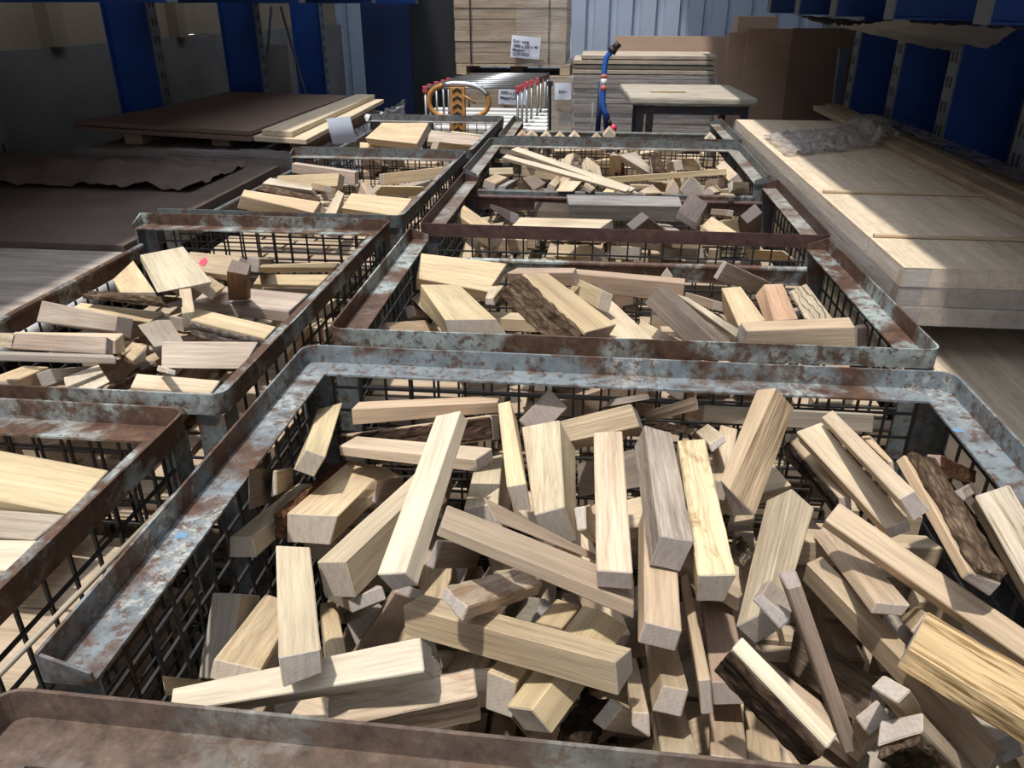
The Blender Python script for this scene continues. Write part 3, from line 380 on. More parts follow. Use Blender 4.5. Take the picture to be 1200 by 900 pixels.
d15|G||greyish board leaning right of the rusty-barked post in the fourth cage|2127 33582 -403 925 36351 -145 2171 33672 -165 1669 36457 -25 2300 33663 -772 1098 36432 -514 2344 33753 -534 1842 36538 -394
d16|B|t0|bark-topped block right of the leaning greyish board in the fourth cage|2330 34424 -503 2343 37355 -348 2978 34423 -489 2745 37397 -192 2381 34455 -904 2395 37387 -749 3030 34454 -889 2797 37429 -592
d17|P||small pale block right of the bark-topped block in the fourth cage|3346 35085 -598 3265 37969 -1160 3224 35156 -181 3166 38044 -740 3710 35108 -527 3617 37988 -1092 3589 35178 -110 3531 38066 -669
d18|P||flat pale block at the back right of the fourth cage|4537 35888 -513 3766 38708 -1007 4109 35876 -155 3752 38739 -656 4550 35831 -678 3747 38626 -1217 4406 35914 -188 3825 38743 -705
d19|Y||long yellow stick lying across the right half of the fourth cage|5165 32789 -269 678 33314 -808 5167 32816 -29 375 33308 -567 5202 33073 -317 715 33598 -857 5204 33100 -77 413 33592 -616
d20|P||pale square post beyond the end of the long yellow stick in the fourth cage|5188 32192 -379 5044 35073 -370 5508 32205 -103 5368 35090 -88 5437 32204 -677 5290 35085 -669 5757 32218 -400 5617 35102 -385
d21|B||brown block under the end of the long yellow stick in the fourth cage|5369 34247 -1056 4964 37249 -1842 5368 34352 -644 4962 37354 -1430 5779 34299 -1068 5367 37308 -1839 5769 34404 -656 5364 37406 -1442
d22|P||block with reddish left side in the right corner of the fourth cage|5061 30202 -353 6126 32795 -734 5068 30350 -32 6111 32876 -547 4962 30261 -504 6179 32809 -1014 4872 30413 -154 5978 32933 -696
d23|G||grey pointed block by the low gate, right half of the fourth cage|3828 32985 -500 4158 35879 -874 3408 32964 -977 3737 35858 -1352 4433 32850 -1016 4762 35744 -1390 4003 32835 -1478 4329 35731 -1848
d24|P||light block right of the grey pointed block in the fourth cage|4673 31779 -778 5219 33563 -1091 4409 31901 -577 4983 33705 -856 4456 31795 -1085 5002 33579 -1398 4192 31917 -885 4766 33721 -1163
d25|P||small roof-shaped tan end left of the grey pointed block in the fourth cage|3073 32727 -609 3342 35633 -969 2795 32687 -992 3063 35593 -1351 3353 32623 -993 3621 35528 -1352 3074 32616 -1306 3343 35533 -1642
d26|P||white-topped small block by the gate in the middle of the fourth cage|1828 28872 -245 2600 31463 -781 1579 28945 -176 2176 31639 -466 1770 28869 -357 2542 31460 -893 1520 28943 -289 2118 31636 -579
f01|P2||large square board lying on top at the back of the second left cage|-9480 15631 151 -11145 17696 328 -8649 16322 186 -10352 18386 372 -9655 15669 98 -11163 17699 171 -8726 16338 69 -10334 18385 197
f02|Y||cream block leaning left of the large square board in the second left cage|-11989 17840 -714 -13655 20121 -1200 -11257 18227 -827 -13283 20721 -799 -11944 17843 -1013 -13610 20124 -1500 -11212 18231 -1126 -13238 20725 -1099
f03|K4|all|long bark-brown slab lying across the middle of the second left cage|-10004 16536 -470 -12838 17536 -717 -9795 16965 -455 -12824 17941 -706 -10000 16545 -627 -12864 17553 -850 -9789 16922 -721 -12749 17933 -916
f04|Y||yellow rounded board under the bark-brown slab in the second left cage|-10745 16848 -1101 -13307 17455 -1162 -10584 17325 -1007 -13193 17921 -1079 -10742 16855 -1149 -13301 17463 -1209 -10581 17333 -1054 -13190 17929 -1127
f05|B2||thick pinkish-grey board with dark end, left part of the second left cage|-10684 15601 -461 -13301 16696 -590 -10529 15971 -671 -13157 17048 -833 -10716 15423 -780 -13399 16437 -1059 -10561 15745 -1088 -13223 16805 -1277
f06|B2||front one of two pale beams lying side by side, left part of {L2}|-9550 13455 -37 -12089 14163 -361 -9514 13613 -196 -12048 14343 -476 -9557 13288 -368 -12156 14001 -669 -9515 13486 -446 -12083 14199 -755
f07|P||rear one of two pale beams lying side by side, left part of {L2}|-10265 14725 -683 -13106 15120 -858 -10223 15025 -627 -13106 15382 -871 -10303 14698 -1014 -13104 15090 -1204 -10220 14948 -1070 -13055 15339 -1254
f08|G||grey flat lath along the two pale beams in the second left cage|-9096 12980 -258 -10809 11926 203 -9420 13368 -390 -11132 12313 71 -9107 12931 -385 -10820 11876 75 -9403 13302 -556 -11100 12242 -110
f09|P||pale board end cut off by the photo's left edge in the second left cage|-12137 14085 -479 -13843 15564 -1142 -12174 14240 -388 -13879 15719 -1052 -12203 14051 -690 -13908 15529 -1354 -12105 14190 -663 -13766 15663 -1347
f10|Y||yellow-topped block at the front left corner of the second left cage|-10761 12256 -505 -12001 14731 -1409 -11223 12061 -422 -12445 14545 -1313 -10744 12138 -836 -11948 14617 -1739 -11217 11940 -758 -12424 14421 -1658
f11|W||white triangular-topped block behind the front rail of the second left cage|-8887 12071 -415 -10632 14252 -1132 -9332 11672 -588 -11063 13890 -1232 -8770 12178 -377 -10502 14356 -1102 -9219 11749 -606 -10972 13913 -1357
f12|G||shaded board between yellow-topped block and triangular block in the second left cage|-10860 13425 -1134 -11887 16021 -2300 -10981 13508 -840 -12008 16104 -2006 -11117 13295 -1199 -12148 15892 -2362 -11235 13377 -907 -12261 15973 -2074
f13|K4|all|crooked bark stick near the front rail of the second left cage|-9117 12630 -731 -9721 15360 -1464 -9207 12618 -688 -9889 15322 -1455 -9093 12565 -988 -9697 15295 -1721 -9183 12553 -945 -9897 15249 -1720
f14|Y|w0|rounded yellow block right of the two pale beams in the second left cage|-9554 13946 -880 -11436 16193 -1638 -9257 14306 -565 -11189 16485 -1455 -9538 13993 -947 -11395 16229 -1736 -9327 14215 -906 -11146 16472 -1658
f15|G||grey striped square offcut in the middle of the second left cage|-9198 14415 -646 -10951 16687 -1131 -8730 14791 -642 -10368 17118 -1041 -9192 14412 -684 -10946 16684 -1169 -8725 14788 -680 -10362 17115 -1078
f16|B2||big grey-brown board slanting down right of the large square board in the second left cage|-11714 20181 -906 -11454 22522 -2651 -11958 20305 -774 -11697 22646 -2519 -12062 19922 -1305 -11802 22263 -3050 -12288 20042 -1185 -12036 22386 -2924
f17|P||narrow pale plank lying towards the camera in the middle of the second left cage|-10217 17422 -1451 -11723 20170 -1349 -9929 17583 -1459 -11439 20314 -1390 -10219 17423 -1568 -11725 20171 -1465 -9932 17587 -1569 -11441 20315 -1506
f18|T||board with a pink paint spot at the back of the second left cage|-9667 19189 -640 -12067 20947 -1090 -9444 19592 -215 -11844 21350 -666 -9535 19340 -879 -11868 21106 -1330 -9280 19749 -451 -11680 21507 -901
f19|Y||yellowish board beneath the pink-spotted one in the second left cage|-8780 16717 -218 -9758 19090 -918 -9146 16651 82 -10145 19030 -599 -8893 16622 -382 -9872 18995 -1082 -9251 16554 -87 -10258 18935 -764
f20|O3||upright brown post with white top in the second left cage|-7921 16618 252 -8997 18604 -1093 -8362 16483 370 -9419 18423 -1070 -7880 16800 479 -8908 18684 -1079 -8271 16681 619 -9351 18592 -875
f21|G||grey block right behind the upright brown post in the second left cage|-9212 20021 -813 -9979 22742 -1679 -9177 20149 -431 -9946 22872 -1295 -9529 19946 -760 -10302 22667 -1627 -9490 20080 -369 -10268 22799 -1238
f22|Y||ribbed yellow-topped board at the back right of the second left cage|-9063 19768 -576 -7280 20711 -833 -9001 19826 -501 -7139 20826 -661 -9213 20085 -833 -7423 21047 -1055 -9220 20168 -693 -7338 21156 -882
f23|Y||yellow board just in front of the ribbed yellow one in the second left cage|-10037 21324 -1600 -8287 22024 -1809 -10008 21803 -1444 -8083 22543 -1612 -10131 21458 -2047 -8310 22161 -2266 -10193 21932 -1883 -8186 22676 -2060
f24|G||grey lower board right of the upright brown post in the second left cage|-8889 19476 -1030 -8436 21945 -1879 -8935 19486 -1025 -8482 21955 -1875 -8896 19409 -1269 -8465 21872 -2127 -8942 19419 -1264 -8511 21882 -2122
f25|B2||large wedge board with brown front touching the right rail of the second left cage|-10387 18413 -1116 -7626 17977 -1116 -10430 19629 -1070 -7540 19207 -1070 -10387 18413 -1425 -7626 17977 -1425 -10430 19629 -1378 -7540 19207 -1378
f26|Y|w0|cream board with grey bark front by the right rail of the second left cage|-9166 15888 -658 -7051 15022 -658 -9275 16540 -560 -6962 15612 -560 -9166 15888 -1046 -7051 15022 -1046 -9275 16540 -948 -6962 15612 -948
f27|B2||pinkish plain board near the right rail corner of the second left cage|-8559 13512 -690 -6933 13657 -690 -9106 14604 -593 -7047 14792 -593 -8559 13512 -722 -6933 13657 -722 -9106 14604 -625 -7047 14792 -625
f28|P||tan board lying along the front rail corner of the second left cage|-8974 12996 -896 -7265 12889 -896 -9111 13504 -846 -7285 13384 -846 -8974 12996 -1109 -7265 12889 -1109 -9111 13504 -1060 -7285 13384 -1060
f29|W||small white block end beside the pinkish plain board of the second left cage|-7268 11594 127 -8568 13324 -692 -7270 11648 206 -8549 13396 -581 -7144 11655 58 -8450 13381 -766 -7146 11709 138 -8425 13457 -649
g01|Y||wide cream board with grey waney edge in the near left cage|-7584 8872 -918 -10738 8993 -565 -7523 9889 -780 -10677 10011 -428 -7622 8921 -1276 -10776 9044 -921 -7561 9939 -1139 -10722 10059 -787
g02|B2||pinkish middle board in the near left cage|-7633 8184 -874 -10523 8455 -1068 -7570 8784 -862 -10460 9055 -1056 -7612 8190 -1188 -10501 8461 -1382 -7549 8790 -1176 -10446 9062 -1366
g03|W||palest front board in the near left cage|-7581 7569 -912 -10338 7759 -1250 -7549 8142 -842 -10306 8332 -1180 -7542 7603 -1207 -10303 7793 -1544 -7511 8176 -1137 -10272 8366 -1474
h01|B2||thin-topped board standing at the back left of the third left cage|-10214 32840 -506 -13074 33177 -271 -10151 33248 -522 -13069 33586 -273 -10252 32794 -1085 -13138 33217 -664 -10201 33226 -1050 -13103 33606 -714
h02|Y||yellow plank in front of the thin-topped board in the third left cage|-10582 31457 -820 -13487 32187 -1083 -10533 31736 -335 -13471 32443 -639 -10468 31829 -1042 -13358 32570 -1288 -10419 32109 -557 -13357 32815 -861
h03|W||white board lying above the bark strip in the third left cage|-10474 28195 -293 -12957 29593 -375 -10479 28398 -184 -12701 29862 -192 -10374 28348 -625 -12857 29746 -706 -10379 28551 -515 -12601 30015 -523
h04|K4|all|dark bark strip in the left half of the third left cage|-10118 27777 -544 -12899 28678 -423 -10126 28061 -469 -12690 29031 -260 -10094 27909 -919 -12875 28810 -799 -10103 28193 -845 -12666 29163 -635
h05|Y||long block with pale top and knotty front in the third left cage|-9412 25301 -401 -11853 25281 111 -9351 25920 -162 -11966 25811 207 -9509 25416 -797 -12102 25355 -337 -9425 26031 -572 -12066 25924 -194
h06|O||small orange-tan chip at the middle of the third left cage|-9716 27215 -100 -11037 29593 -558 -9687 27278 131 -10982 29674 -295 -9422 27354 -218 -10754 29727 -683 -9393 27417 13 -10688 29813 -413
h07|P||narrow pale plank pointing to the camera, middle of the third left cage|-8724 25494 -504 -9291 28369 -419 -9105 25404 -492 -9521 28358 -280 -8792 25500 -872 -9359 28375 -787 -9173 25410 -860 -9589 28364 -648
h08|Y||broad yellow board at the right front of the third left cage|-8696 26104 -404 -6774 26504 -743 -8789 27638 -226 -6667 28101 -480 -8718 26187 -615 -6745 26557 -1028 -8908 27700 -460 -6731 28135 -784
h09|Y||yellow board behind the broad yellow one in the third left cage|-8410 29233 -605 -7465 32011 -1270 -8101 29274 -316 -7023 32104 -904 -8676 29334 -590 -7732 32112 -1255 -8367 29375 -302 -7290 32205 -889
h10|Y||cracked cream beam near the right rail of the third left cage|-8749 31975 -853 -6390 33933 -872 -8764 32050 -384 -6425 34011 -393 -9038 32319 -942 -6679 34274 -968 -9053 32394 -473 -6714 34355 -482
h12|P||pale piece between the chip and the broad yellow board of the third left cage|-10119 28952 -806 -10620 31594 -1230 -10232 28977 -508 -10708 31626 -924 -10293 28910 -870 -10798 31549 -1299 -10410 28933 -577 -10886 31581 -993
h13|P||small pale piece left of the narrow plank in the third left cage|-10894 31458 -1295 -12039 33912 -1518 -10833 31491 -1248 -11979 33944 -1471 -10851 31472 -1359 -11996 33926 -1582 -10792 31505 -1312 -11937 33958 -1535
k01|Y||broad board with notched front corner on top of the farthest left cage|-8845 38828 -250 -11801 40130 -212 -8444 39979 613 -11116 41195 416 -8744 39032 -621 -11700 40333 -584 -8343 40183 242 -11016 41399 44
k02|Y||cream board with dark streak along the front rail of the farthest left cage|-12092 40043 -755 -9033 40878 -1027 -12155 40380 -449 -9097 41215 -722 -12256 40329 -1092 -9154 41166 -1371 -12265 40670 -793 -9206 41505 -1065
k03|B2||long grey-brown board at the right of the farthest left cage|-8955 41871 -600 -6430 42344 -809 -9002 42763 -118 -6205 43182 -496 -9006 41993 -861 -6481 42466 -1070 -9053 42885 -379 -6255 43305 -756
k04|Y||small cream board by the right front corner of the farthest left cage|-7841 38705 -497 -6656 41340 -974 -7689 38786 -99 -6326 41368 -727 -8209 38888 -481 -7023 41523 -959 -8057 38969 -83 -6694 41551 -711
k05|W||thin white edge of a board at the back right of the farthest left cage|-8201 45076 -573 -6571 47223 -1088 -8305 45236 -508 -6554 47397 -1020 -8380 45129 -940 -6751 47276 -1456 -8485 45289 -876 -6734 47450 -1388
e01|O2||leftmost small tip peeking over the rail in the farthest cage|-3940 41754 -38 -4210 44592 -260 -4244 41700 -356 -4512 44535 -584 -3618 41760 -345 -3887 44595 -573 -3921 41704 -670 -4190 44542 -892
e02|P||second small tip from the left, pointed, in the farthest cage|-3686 44531 -380 -3937 47536 -608 -4024 44477 -726 -4274 47477 -965 -3336 44535 -721 -3587 47535 -959 -3674 44475 -1077 -3925 47480 -1306
e03|P||third small tip from the left in the farthest cage|-2819 43479 -306 -3012 46404 -536 -3140 43432 -639 -3333 46355 -873 -2483 43476 -630 -2676 46399 -864 -2804 43427 -967 -2997 46352 -1196
e04|P||fourth small tip from the left in the farthest cage|-2076 43259 -306 -2223 46186 -539 -2389 43216 -642 -2534 46142 -879 -1736 43251 -622 -1881 46176 -859 -2046 43206 -962 -2193 46134 -1195
e05|P||fifth small tip from the left in the farthest cage|-1320 43657 -306 -1417 46587 -532 -1645 43619 -657 -1739 46545 -892 -964 43643 -635 -1058 46569 -870 -1287 43601 -994 -1383 46531 -1220
e06|T||low tip left of the tallest tip in the farthest cage|-133 43181 -306 -149 46112 -544 -459 43153 -637 -476 46083 -875 198 43157 -629 181 46087 -867 -129 43128 -961 -144 46059 -1199
e07|T||tallest pointed tip below the red ball of the blue handle in the farthest cage|532 44018 -107 557 46951 -314 187 43994 -477 214 46919 -703 907 43990 -454 934 46915 -679 564 43958 -843 589 46891 -1050
e08|W||lone white tip at the right end in the farthest cage|5745 43172 -206 6114 46080 -441 5464 43181 -539 5833 46091 -770 6080 43107 -490 6449 46017 -721 5799 43118 -819 6167 46025 -1054
zB100||||-158 8542 -3269 1759 10836 -3313 -505 8830 -3354 1412 11124 -3398 -205 8588 -2922 1712 10881 -2966 -552 8876 -3007 1365 11170 -3051
zB101||||1658 7329 -3725 -495 7902 -3710 1537 6874 -3715 -616 7448 -3700 1662 7337 -3340 -490 7910 -3325 1541 6882 -3330 -611 7455 -3315
zB102||||3775 5872 -3617 5544 7163 -3368 3546 6188 -3619 5315 7478 -3371 3735 5846 -3189 5504 7136 -2941 3505 6161 -3192 5274 7452 -2943
zB103||||1433 7202 -4155 3913 7979 -4576 1301 7567 -4259 3781 8344 -4679 1459 7312 -3801 3938 8089 -4221 1327 7677 -3904 3806 8454 -4325
zB104||||548 7546 -4690 2558 8827 -4650 240 8030 -4713 2251 9311 -4672 533 7555 -4288 2544 8836 -4247 226 8039 -4310 2236 9320 -4270
zB105||||-1176 9016 -4322 795 9817 -3698 -1333 9421 -4347 638 10223 -3724 -1261 9002 -4036 711 9803 -3413 -1417 9407 -4062 554 10208 -3438
zB106||||572 11363 -3372 -1082 12986 -3027 173 10950 -3342 -1481 12573 -2998 613 11343 -3082 -1041 12967 -2738 214 10930 -3053 -1440 12554 -2708
zB107||||-2727 7304 -4822 -2813 9423 -4213 -3214 7315 -4929 -3300 9434 -4320 -2823 7179 -4400 -2909 9297 -3791 -3310 7190 -4507 -3396 9308 -3898
zB108||||662 10113 -4307 2906 10940 -4050 457 10621 -4149 2700 11448 -3893 662 9977 -3867 2906 10803 -3611 457 10485 -3710 2700 11312 -3453
zB109||||-4744 9711 -4661 -1643 9909 -4671 -4766 10055 -4579 -1664 10252 -4589 -4739 9642 -4371 -1637 9839 -4381 -4760 9985 -4289 -1659 10183 -4299
zB110||||3475 6600 -4633 5107 9135 -4202 3177 6792 -4634 4808 9327 -4203 3447 6557 -4277 5078 9093 -3846 3148 6749 -4278 4780 9285 -3847
zB111||||2762 9743 -2182 491 11785 -2198 2406 9346 -2275 134 11389 -2291 2724 9703 -1869 453 11746 -1885 2368 9307 -1962 97 11349 -1978
zB112||||-762 10003 -4572 -1888 12563 -4731 -1089 9855 -4644 -2215 12414 -4803 -848 9991 -4157 -1974 12551 -4316 -1174 9843 -4229 -2301 12402 -4388
zB113||||-3603 7770 -5011 -2308 9631 -5173 -4069 8087 -5088 -2773 9948 -5251 -3628 7817 -4669 -2333 9678 -4832 -4094 8134 -4747 -2798 9995 -4909
zB114||||3050 10157 -1960 5923 11059 -2584 2912 10568 -1999 5786 11470 -2624 3122 10221 -1536 5995 11123 -2161 2984 10633 -1576 5857 11535 -2200
zB115||||2002 10708 -4618 169 12457 -4233 1753 10451 -4637 -80 12200 -4252 2030 10652 -4228 197 12401 -3843 1781 10395 -4247 -52 12144 -3862
zB116||||41 6790 -5094 2024 8081 -5191 -264 7256 -5117 1719 8547 -5214 46 6812 -4706 2029 8103 -4803 -259 7278 -4729 1724 8569 -4826
zB117||||-83 8431 -4740 1631 9949 -5015 -461 8873 -4657 1253 10390 -4933 5 8418 -4267 1718 9936 -4543 -373 8860 -4185 1340 10377 -4460
zB118||||4642 9792 -2783 4007 12422 -2849 4288 9707 -2754 3654 12337 -2821 4676 9812 -2299 4041 12443 -2366 4322 9728 -2271 3688 12358 -2337
zB119||||-1481 9323 -3376 -735 12052 -3560 -2004 9451 -3591 -1258 12181 -3775 -1611 9382 -3025 -865 12111 -3209 -2134 9510 -3240 -1388 12240 -3424
zB120||||-2362 5924 -3363 -2714 8113 -3105 -2811 5856 -3390 -3163 8044 -3132 -2379 5873 -2948 -2731 8061 -2690 -2828 5804 -2975 -3180 7992 -2717
zB121||||5471 8259 -4769 3307 10419 -4490 5195 7992 -4844 3031 10152 -4565 5443 8182 -4395 3279 10342 -4116 5167 7915 -4470 3002 10076 -4191
zB122||||-2053 7445 -4496 -1352 10199 -4208 -2547 7564 -4436 -1845 10318 -4148 -2017 7393 -4092 -1316 10147 -3804 -2511 7513 -4032 -1809 10267 -3744
zB123||||-2125 10641 -3891 -1947 12850 -3964 -2512 10672 -3880 -2333 12882 -3953 -2115 10651 -3567 -1937 12860 -3640 -2502 10682 -3556 -2323 12892 -3629
zB124||||3009 10393 -2460 1023 11560 -2582 2810 10043 -2583 825 11210 -2705 2951 10325 -2175 965 11492 -2297 2753 9975 -2298 767 11142 -2420
zB125||||-2625 6036 -3872 -4681 8021 -4272 -2925 5711 -3940 -4981 7697 -4341 -2720 6029 -3419 -4776 8014 -3820 -3020 5704 -3488 -5076 7690 -3888
zB126||||-3740 6803 -2533 -1768 7750 -2349 -3963 7285 -2626 -1991 8232 -2442 -3791 6844 -2198 -1819 7791 -2014 -4014 7326 -2291 -2042 8272 -2107
zB127||||-4175 6008 -2971 -4379 8988 -3622 -4732 5967 -2984 -4936 8947 -3636 -4187 6070 -2684 -4390 9050 -3336 -4744 6029 -2698 -4948 9009 -3349
zB128||||799 6734 -2934 -2178 7029 -3213 760 6282 -3003 -2217 6577 -3283 758 6680 -2557 -2219 6975 -2837 720 6228 -2627 -2257 6523 -2906
zB129||||1950 10439 -5204 1389 12640 -5089 1490 10327 -5303 929 12527 -5188 1861 10392 -4732 1300 12592 -4617 1400 10279 -4831 840 12480 -4716
zB130||||-4360 9343 -5285 -2156 10925 -4669 -4649 9789 -5394 -2446 11371 -4778 -4479 9360 -4902 -2275 10941 -4286 -4768 9806 -5011 -2565 11387 -4395
zB131||||170 8777 -5195 -1845 11010 -5097 -109 8527 -5223 -2123 10759 -5124 157 8748 -4796 -1858 10980 -4697 -122 8497 -4823 -2136 10730 -4725
zB132||||-1106 6182 -3594 -3518 7735 -3821 -1369 5783 -3528 -3781 7337 -3756 -1103 6231 -3284 -3516 7785 -3512 -1366 5833 -3219 -3779 7386 -3446
zB133||||-928 10411 -2954 -1550 12636 -3183 -1363 10282 -3015 -1986 12508 -3244 -985 10432 -2596 -1607 12657 -2825 -1420 10303 -2657 -2043 12529 -2886
zB134||||3660 8183 -5089 2895 10474 -4710 3302 8066 -5105 2537 10357 -4725 3663 8122 -4715 2899 10413 -4335 3305 8005 -4730 2541 10296 -4351
zB135||||688 8604 -2557 -361 11473 -1873 367 8475 -2506 -682 11343 -1822 790 8532 -2098 -259 11401 -1414 469 8403 -2047 -580 11271 -1363
zB136||||3745 10301 -4943 2537 12949 -4444 3362 10153 -5087 2153 12801 -4588 3660 10200 -4612 2452 12848 -4113 3277 10052 -4756 2068 12700 -4257
zB137||||-3642 6461 -4537 -982 7144 -4092 -3730 6829 -4574 -1071 7512 -4128 -3719 6484 -4112 -1060 7168 -3666 -3808 6853 -4148 -1148 7536 -3703
zB138||||-2433 7581 -3107 -328 8269 -3206 -2545 7933 -3047 -439 8620 -3145 -2395 7523 -2695 -289 8210 -2793 -2507 7874 -2634 -401 8561 -2733
zB139||||-1858 8999 -2913 -2184 11182 -3477 -2380 8896 -3010 -2706 11079 -3574 -1951 9090 -2506 -2277 11273 -3070 -2473 8987 -2603 -2799 11171 -3167
zB140||||-579 5836 -4171 782 7857 -4213 -1042 6149 -4160 319 8169 -4201 -569 5837 -3799 792 7858 -3840 -1032 6150 -3787 329 8170 -3829
zB141||||749 10347 -1864 3541 11789 -1781 487 10846 -1727 3279 12287 -1644 776 10277 -1556 3568 11719 -1473 514 10775 -1419 3306 12217 -1336
zB142||||-4248 5933 -4857 -4656 9024 -4826 -4599 5886 -4825 -5007 8977 -4794 -4206 5934 -4406 -4615 9025 -4375 -4557 5887 -4374 -4966 8978 -4343
zB143||||5678 6873 -4854 2907 7203 -5231 5637 6509 -4871 2866 6839 -5247 5619 6860 -4433 2849 7190 -4809 5578 6497 -4449 2807 6827 -4826
zB144||||-1110 6384 -2472 -3357 6943 -2361 -1201 6022 -2490 -3448 6580 -2379 -1095 6357 -2021 -3342 6916 -1910 -1186 5995 -2039 -3433 6554 -1928
zB145||||-2002 7420 -4941 -1481 9727 -4667 -2478 7524 -4906 -1956 9830 -4632 -1986 7372 -4568 -1464 9679 -4294 -2461 7476 -4533 -1940 9782 -4259
zB200||||440 17581 -1831 -1237 19625 -1585 -1 17225 -1874 -1678 19269 -1628 440 17540 -1492 -1237 19584 -1246 -1 17184 -1535 -1678 19228 -1289
zB201||||-2450 14675 -1561 -347 15261 -1233 -2522 15020 -1711 -419 15605 -1383 -2529 14791 -1257 -427 15376 -929 -2602 15135 -1407 -499 15720 -1079
zB202||||-1496 20425 -2066 1228 21683 -1932 -1723 20918 -2072 1000 22176 -1938 -1514 20422 -1662 1209 21680 -1528 -1742 20915 -1668 982 22173 -1534
zB203||||4523 17827 -1775 2297 19677 -1453 4236 17485 -1799 2010 19334 -1477 4543 17785 -1403 2317 19635 -1081 4255 17443 -1427 2029 19293 -1105
zB204||||2204 16394 -2361 4119 18781 -2187 1849 16672 -2269 3765 19058 -2096 2250 16330 -1984 4166 18716 -1811 1896 16607 -1893 3812 18994 -1719
zB205||||3783 16808 -3349 1196 17129 -2437 3717 16478 -3421 1130 16799 -2508 3890 16713 -3012 1303 17034 -2099 3824 16384 -3083 1237 16705 -2171
zB206||||-1161 14990 -2583 1582 15719 -1707 -1267 15390 -2583 1476 16120 -1707 -1295 14954 -2133 1448 15683 -1257 -1401 15354 -2133 1341 16084 -1257
zB207||||5329 21159 -2784 2917 22171 -2346 5126 20665 -2761 2714 21677 -2323 5381 21151 -2477 2970 22163 -2039 5178 20658 -2454 2767 21670 -2016
zB208||||4791 19246 -1809 2940 20438 -1919 4580 18918 -1805 2728 20110 -1915 4779 19260 -1445 2927 20451 -1555 4567 18932 -1441 2715 20123 -1551
zB209||||1153 17182 -2462 -1142 18090 -2203 1017 16847 -2498 -1279 17755 -2238 1177 17133 -2082 -1119 18040 -1822 1040 16797 -2117 -1255 17705 -1858
zB210||||4874 18772 -2307 6218 21182 -2024 4490 19008 -2498 5835 21419 -2214 4687 18824 -1866 6031 21235 -1582 4304 19060 -2056 5648 21471 -1773
zB211||||-465 21258 -2535 -3108 21562 -2654 -528 20716 -2535 -3170 21020 -2653 -482 21260 -2147 -3125 21564 -2265 -545 20718 -2146 -3188 21022 -2265
zB300||||-1235 27199 -3119 863 28067 -2642 -1429 27720 -3212 669 28588 -2736 -1332 27230 -2744 766 28098 -2268 -1527 27751 -2838 571 28619 -2361
zB301||||-3998 25380 -2120 -3783 28398 -1413 -4528 25440 -2218 -4313 28458 -1510 -4063 25312 -1810 -3848 28330 -1102 -4593 25372 -1907 -4378 28390 -1200
zB302||||-3590 25709 -2539 -4310 27971 -2673 -3917 25604 -2556 -4637 27866 -2690 -3620 25727 -2070 -4340 27989 -2204 -3947 25622 -2087 -4668 27884 -2221
zB303||||2505 28559 -2143 242 28996 -1925 2412 28094 -2175 149 28531 -1957 2529 28533 -1843 266 28971 -1625 2436 28068 -1875 173 28506 -1657
zB304||||97 27454 -1524 -719 29626 -2000 -331 27306 -1465 -1147 29478 -1941 119 27546 -1139 -697 29718 -1615 -310 27398 -1080 -1126 29570 -1556
zB305||||-3225 24991 -1640 -3170 27643 -1470 -3661 25005 -1727 -3606 27658 -1557 -3297 24969 -1283 -3242 27622 -1113 -3733 24984 -1370 -3678 27637 -1200
zB306||||-1243 26056 -3913 -89 28216 -3487 -1731 26311 -3888 -577 28471 -3461 -1261 25976 -3459 -107 28135 -3032 -1749 26231 -3433 -595 28391 -3007
zB307||||3235 27029 -2685 5610 28135 -2969 3017 27480 -2748 5393 28585 -3032 3256 27106 -2208 5632 28212 -2492 3039 27557 -2271 5414 28663 -2555
zB308||||2091 25993 -3137 3673 28511 -3380 1654 26282 -2988 3236 28799 -3230 2208 25959 -2730 3790 28476 -2972 1771 26248 -2580 3353 28765 -2823
zB400||||-836 36936 -1501 -3402 37880 -1424 -1008 36469 -1492 -3573 37413 -1416 -821 36939 -1024 -3386 37883 -948 -993 36472 -1016 -3558 37416 -939
zB401||||3116 33407 -1944 2872 35946 -1618 2696 33365 -1928 2452 35904 -1602 3135 33360 -1558 2891 35899 -1232 2715 33317 -1542 2471 35856 -1216
zB402||||655 31858 -1309 1017 34694 -1558 231 31914 -1293 593 34749 -1543 675 31892 -897 1037 34728 -1147 250 31948 -882 613 34783 -1131
zB403||||3272 32274 -1842 884 33104 -1336 3177 31941 -1742 790 32771 -1236 3386 32361 -1444 999 33191 -938 3292 32028 -1344 904 32858 -838
zB404||||-1921 35746 -1887 -1869 38814 -2196 -2281 35762 -1795 -2230 38829 -2104 -1829 35780 -1536 -1778 38848 -1845 -2190 35795 -1444 -2138 38863 -1753
zB405||||-3240 37313 -2464 -387 38659 -2856 -3420 37705 -2429 -567 39051 -2821 -3174 37303 -2019 -321 38649 -2411 -3354 37695 -1984 -501 39040 -2376
zB406||||-2030 33343 -1895 -894 35977 -1284 -2482 33554 -1961 -1346 36188 -1351 -2099 33298 -1569 -964 35932 -959 -2551 33508 -1636 -1416 36142 -1025
zB407||||3725 34852 -2347 1973 36143 -1941 3425 34433 -2313 1673 35725 -1907 3797 34831 -1973 2045 36123 -1567 3496 34412 -1939 1744 35704 -1533
zB408||||-3406 37172 -3040 -1441 38500 -3247 -3649 37539 -2990 -1684 38867 -3197 -3347 37152 -2603 -1382 38480 -2810 -3589 37519 -2553 -1624 38847 -2760
zB409||||4270 36273 -1609 2933 38950 -1925 3770 36044 -1430 2433 38721 -1746 4378 36378 -1174 3041 39055 -1490 3878 36149 -995 2540 38826 -1311
zB410||||6324 35606 -2802 3732 36014 -2165 6269 35246 -2795 3677 35653 -2158 6412 35600 -2442 3820 36007 -1805 6356 35239 -2435 3765 35646 -1798
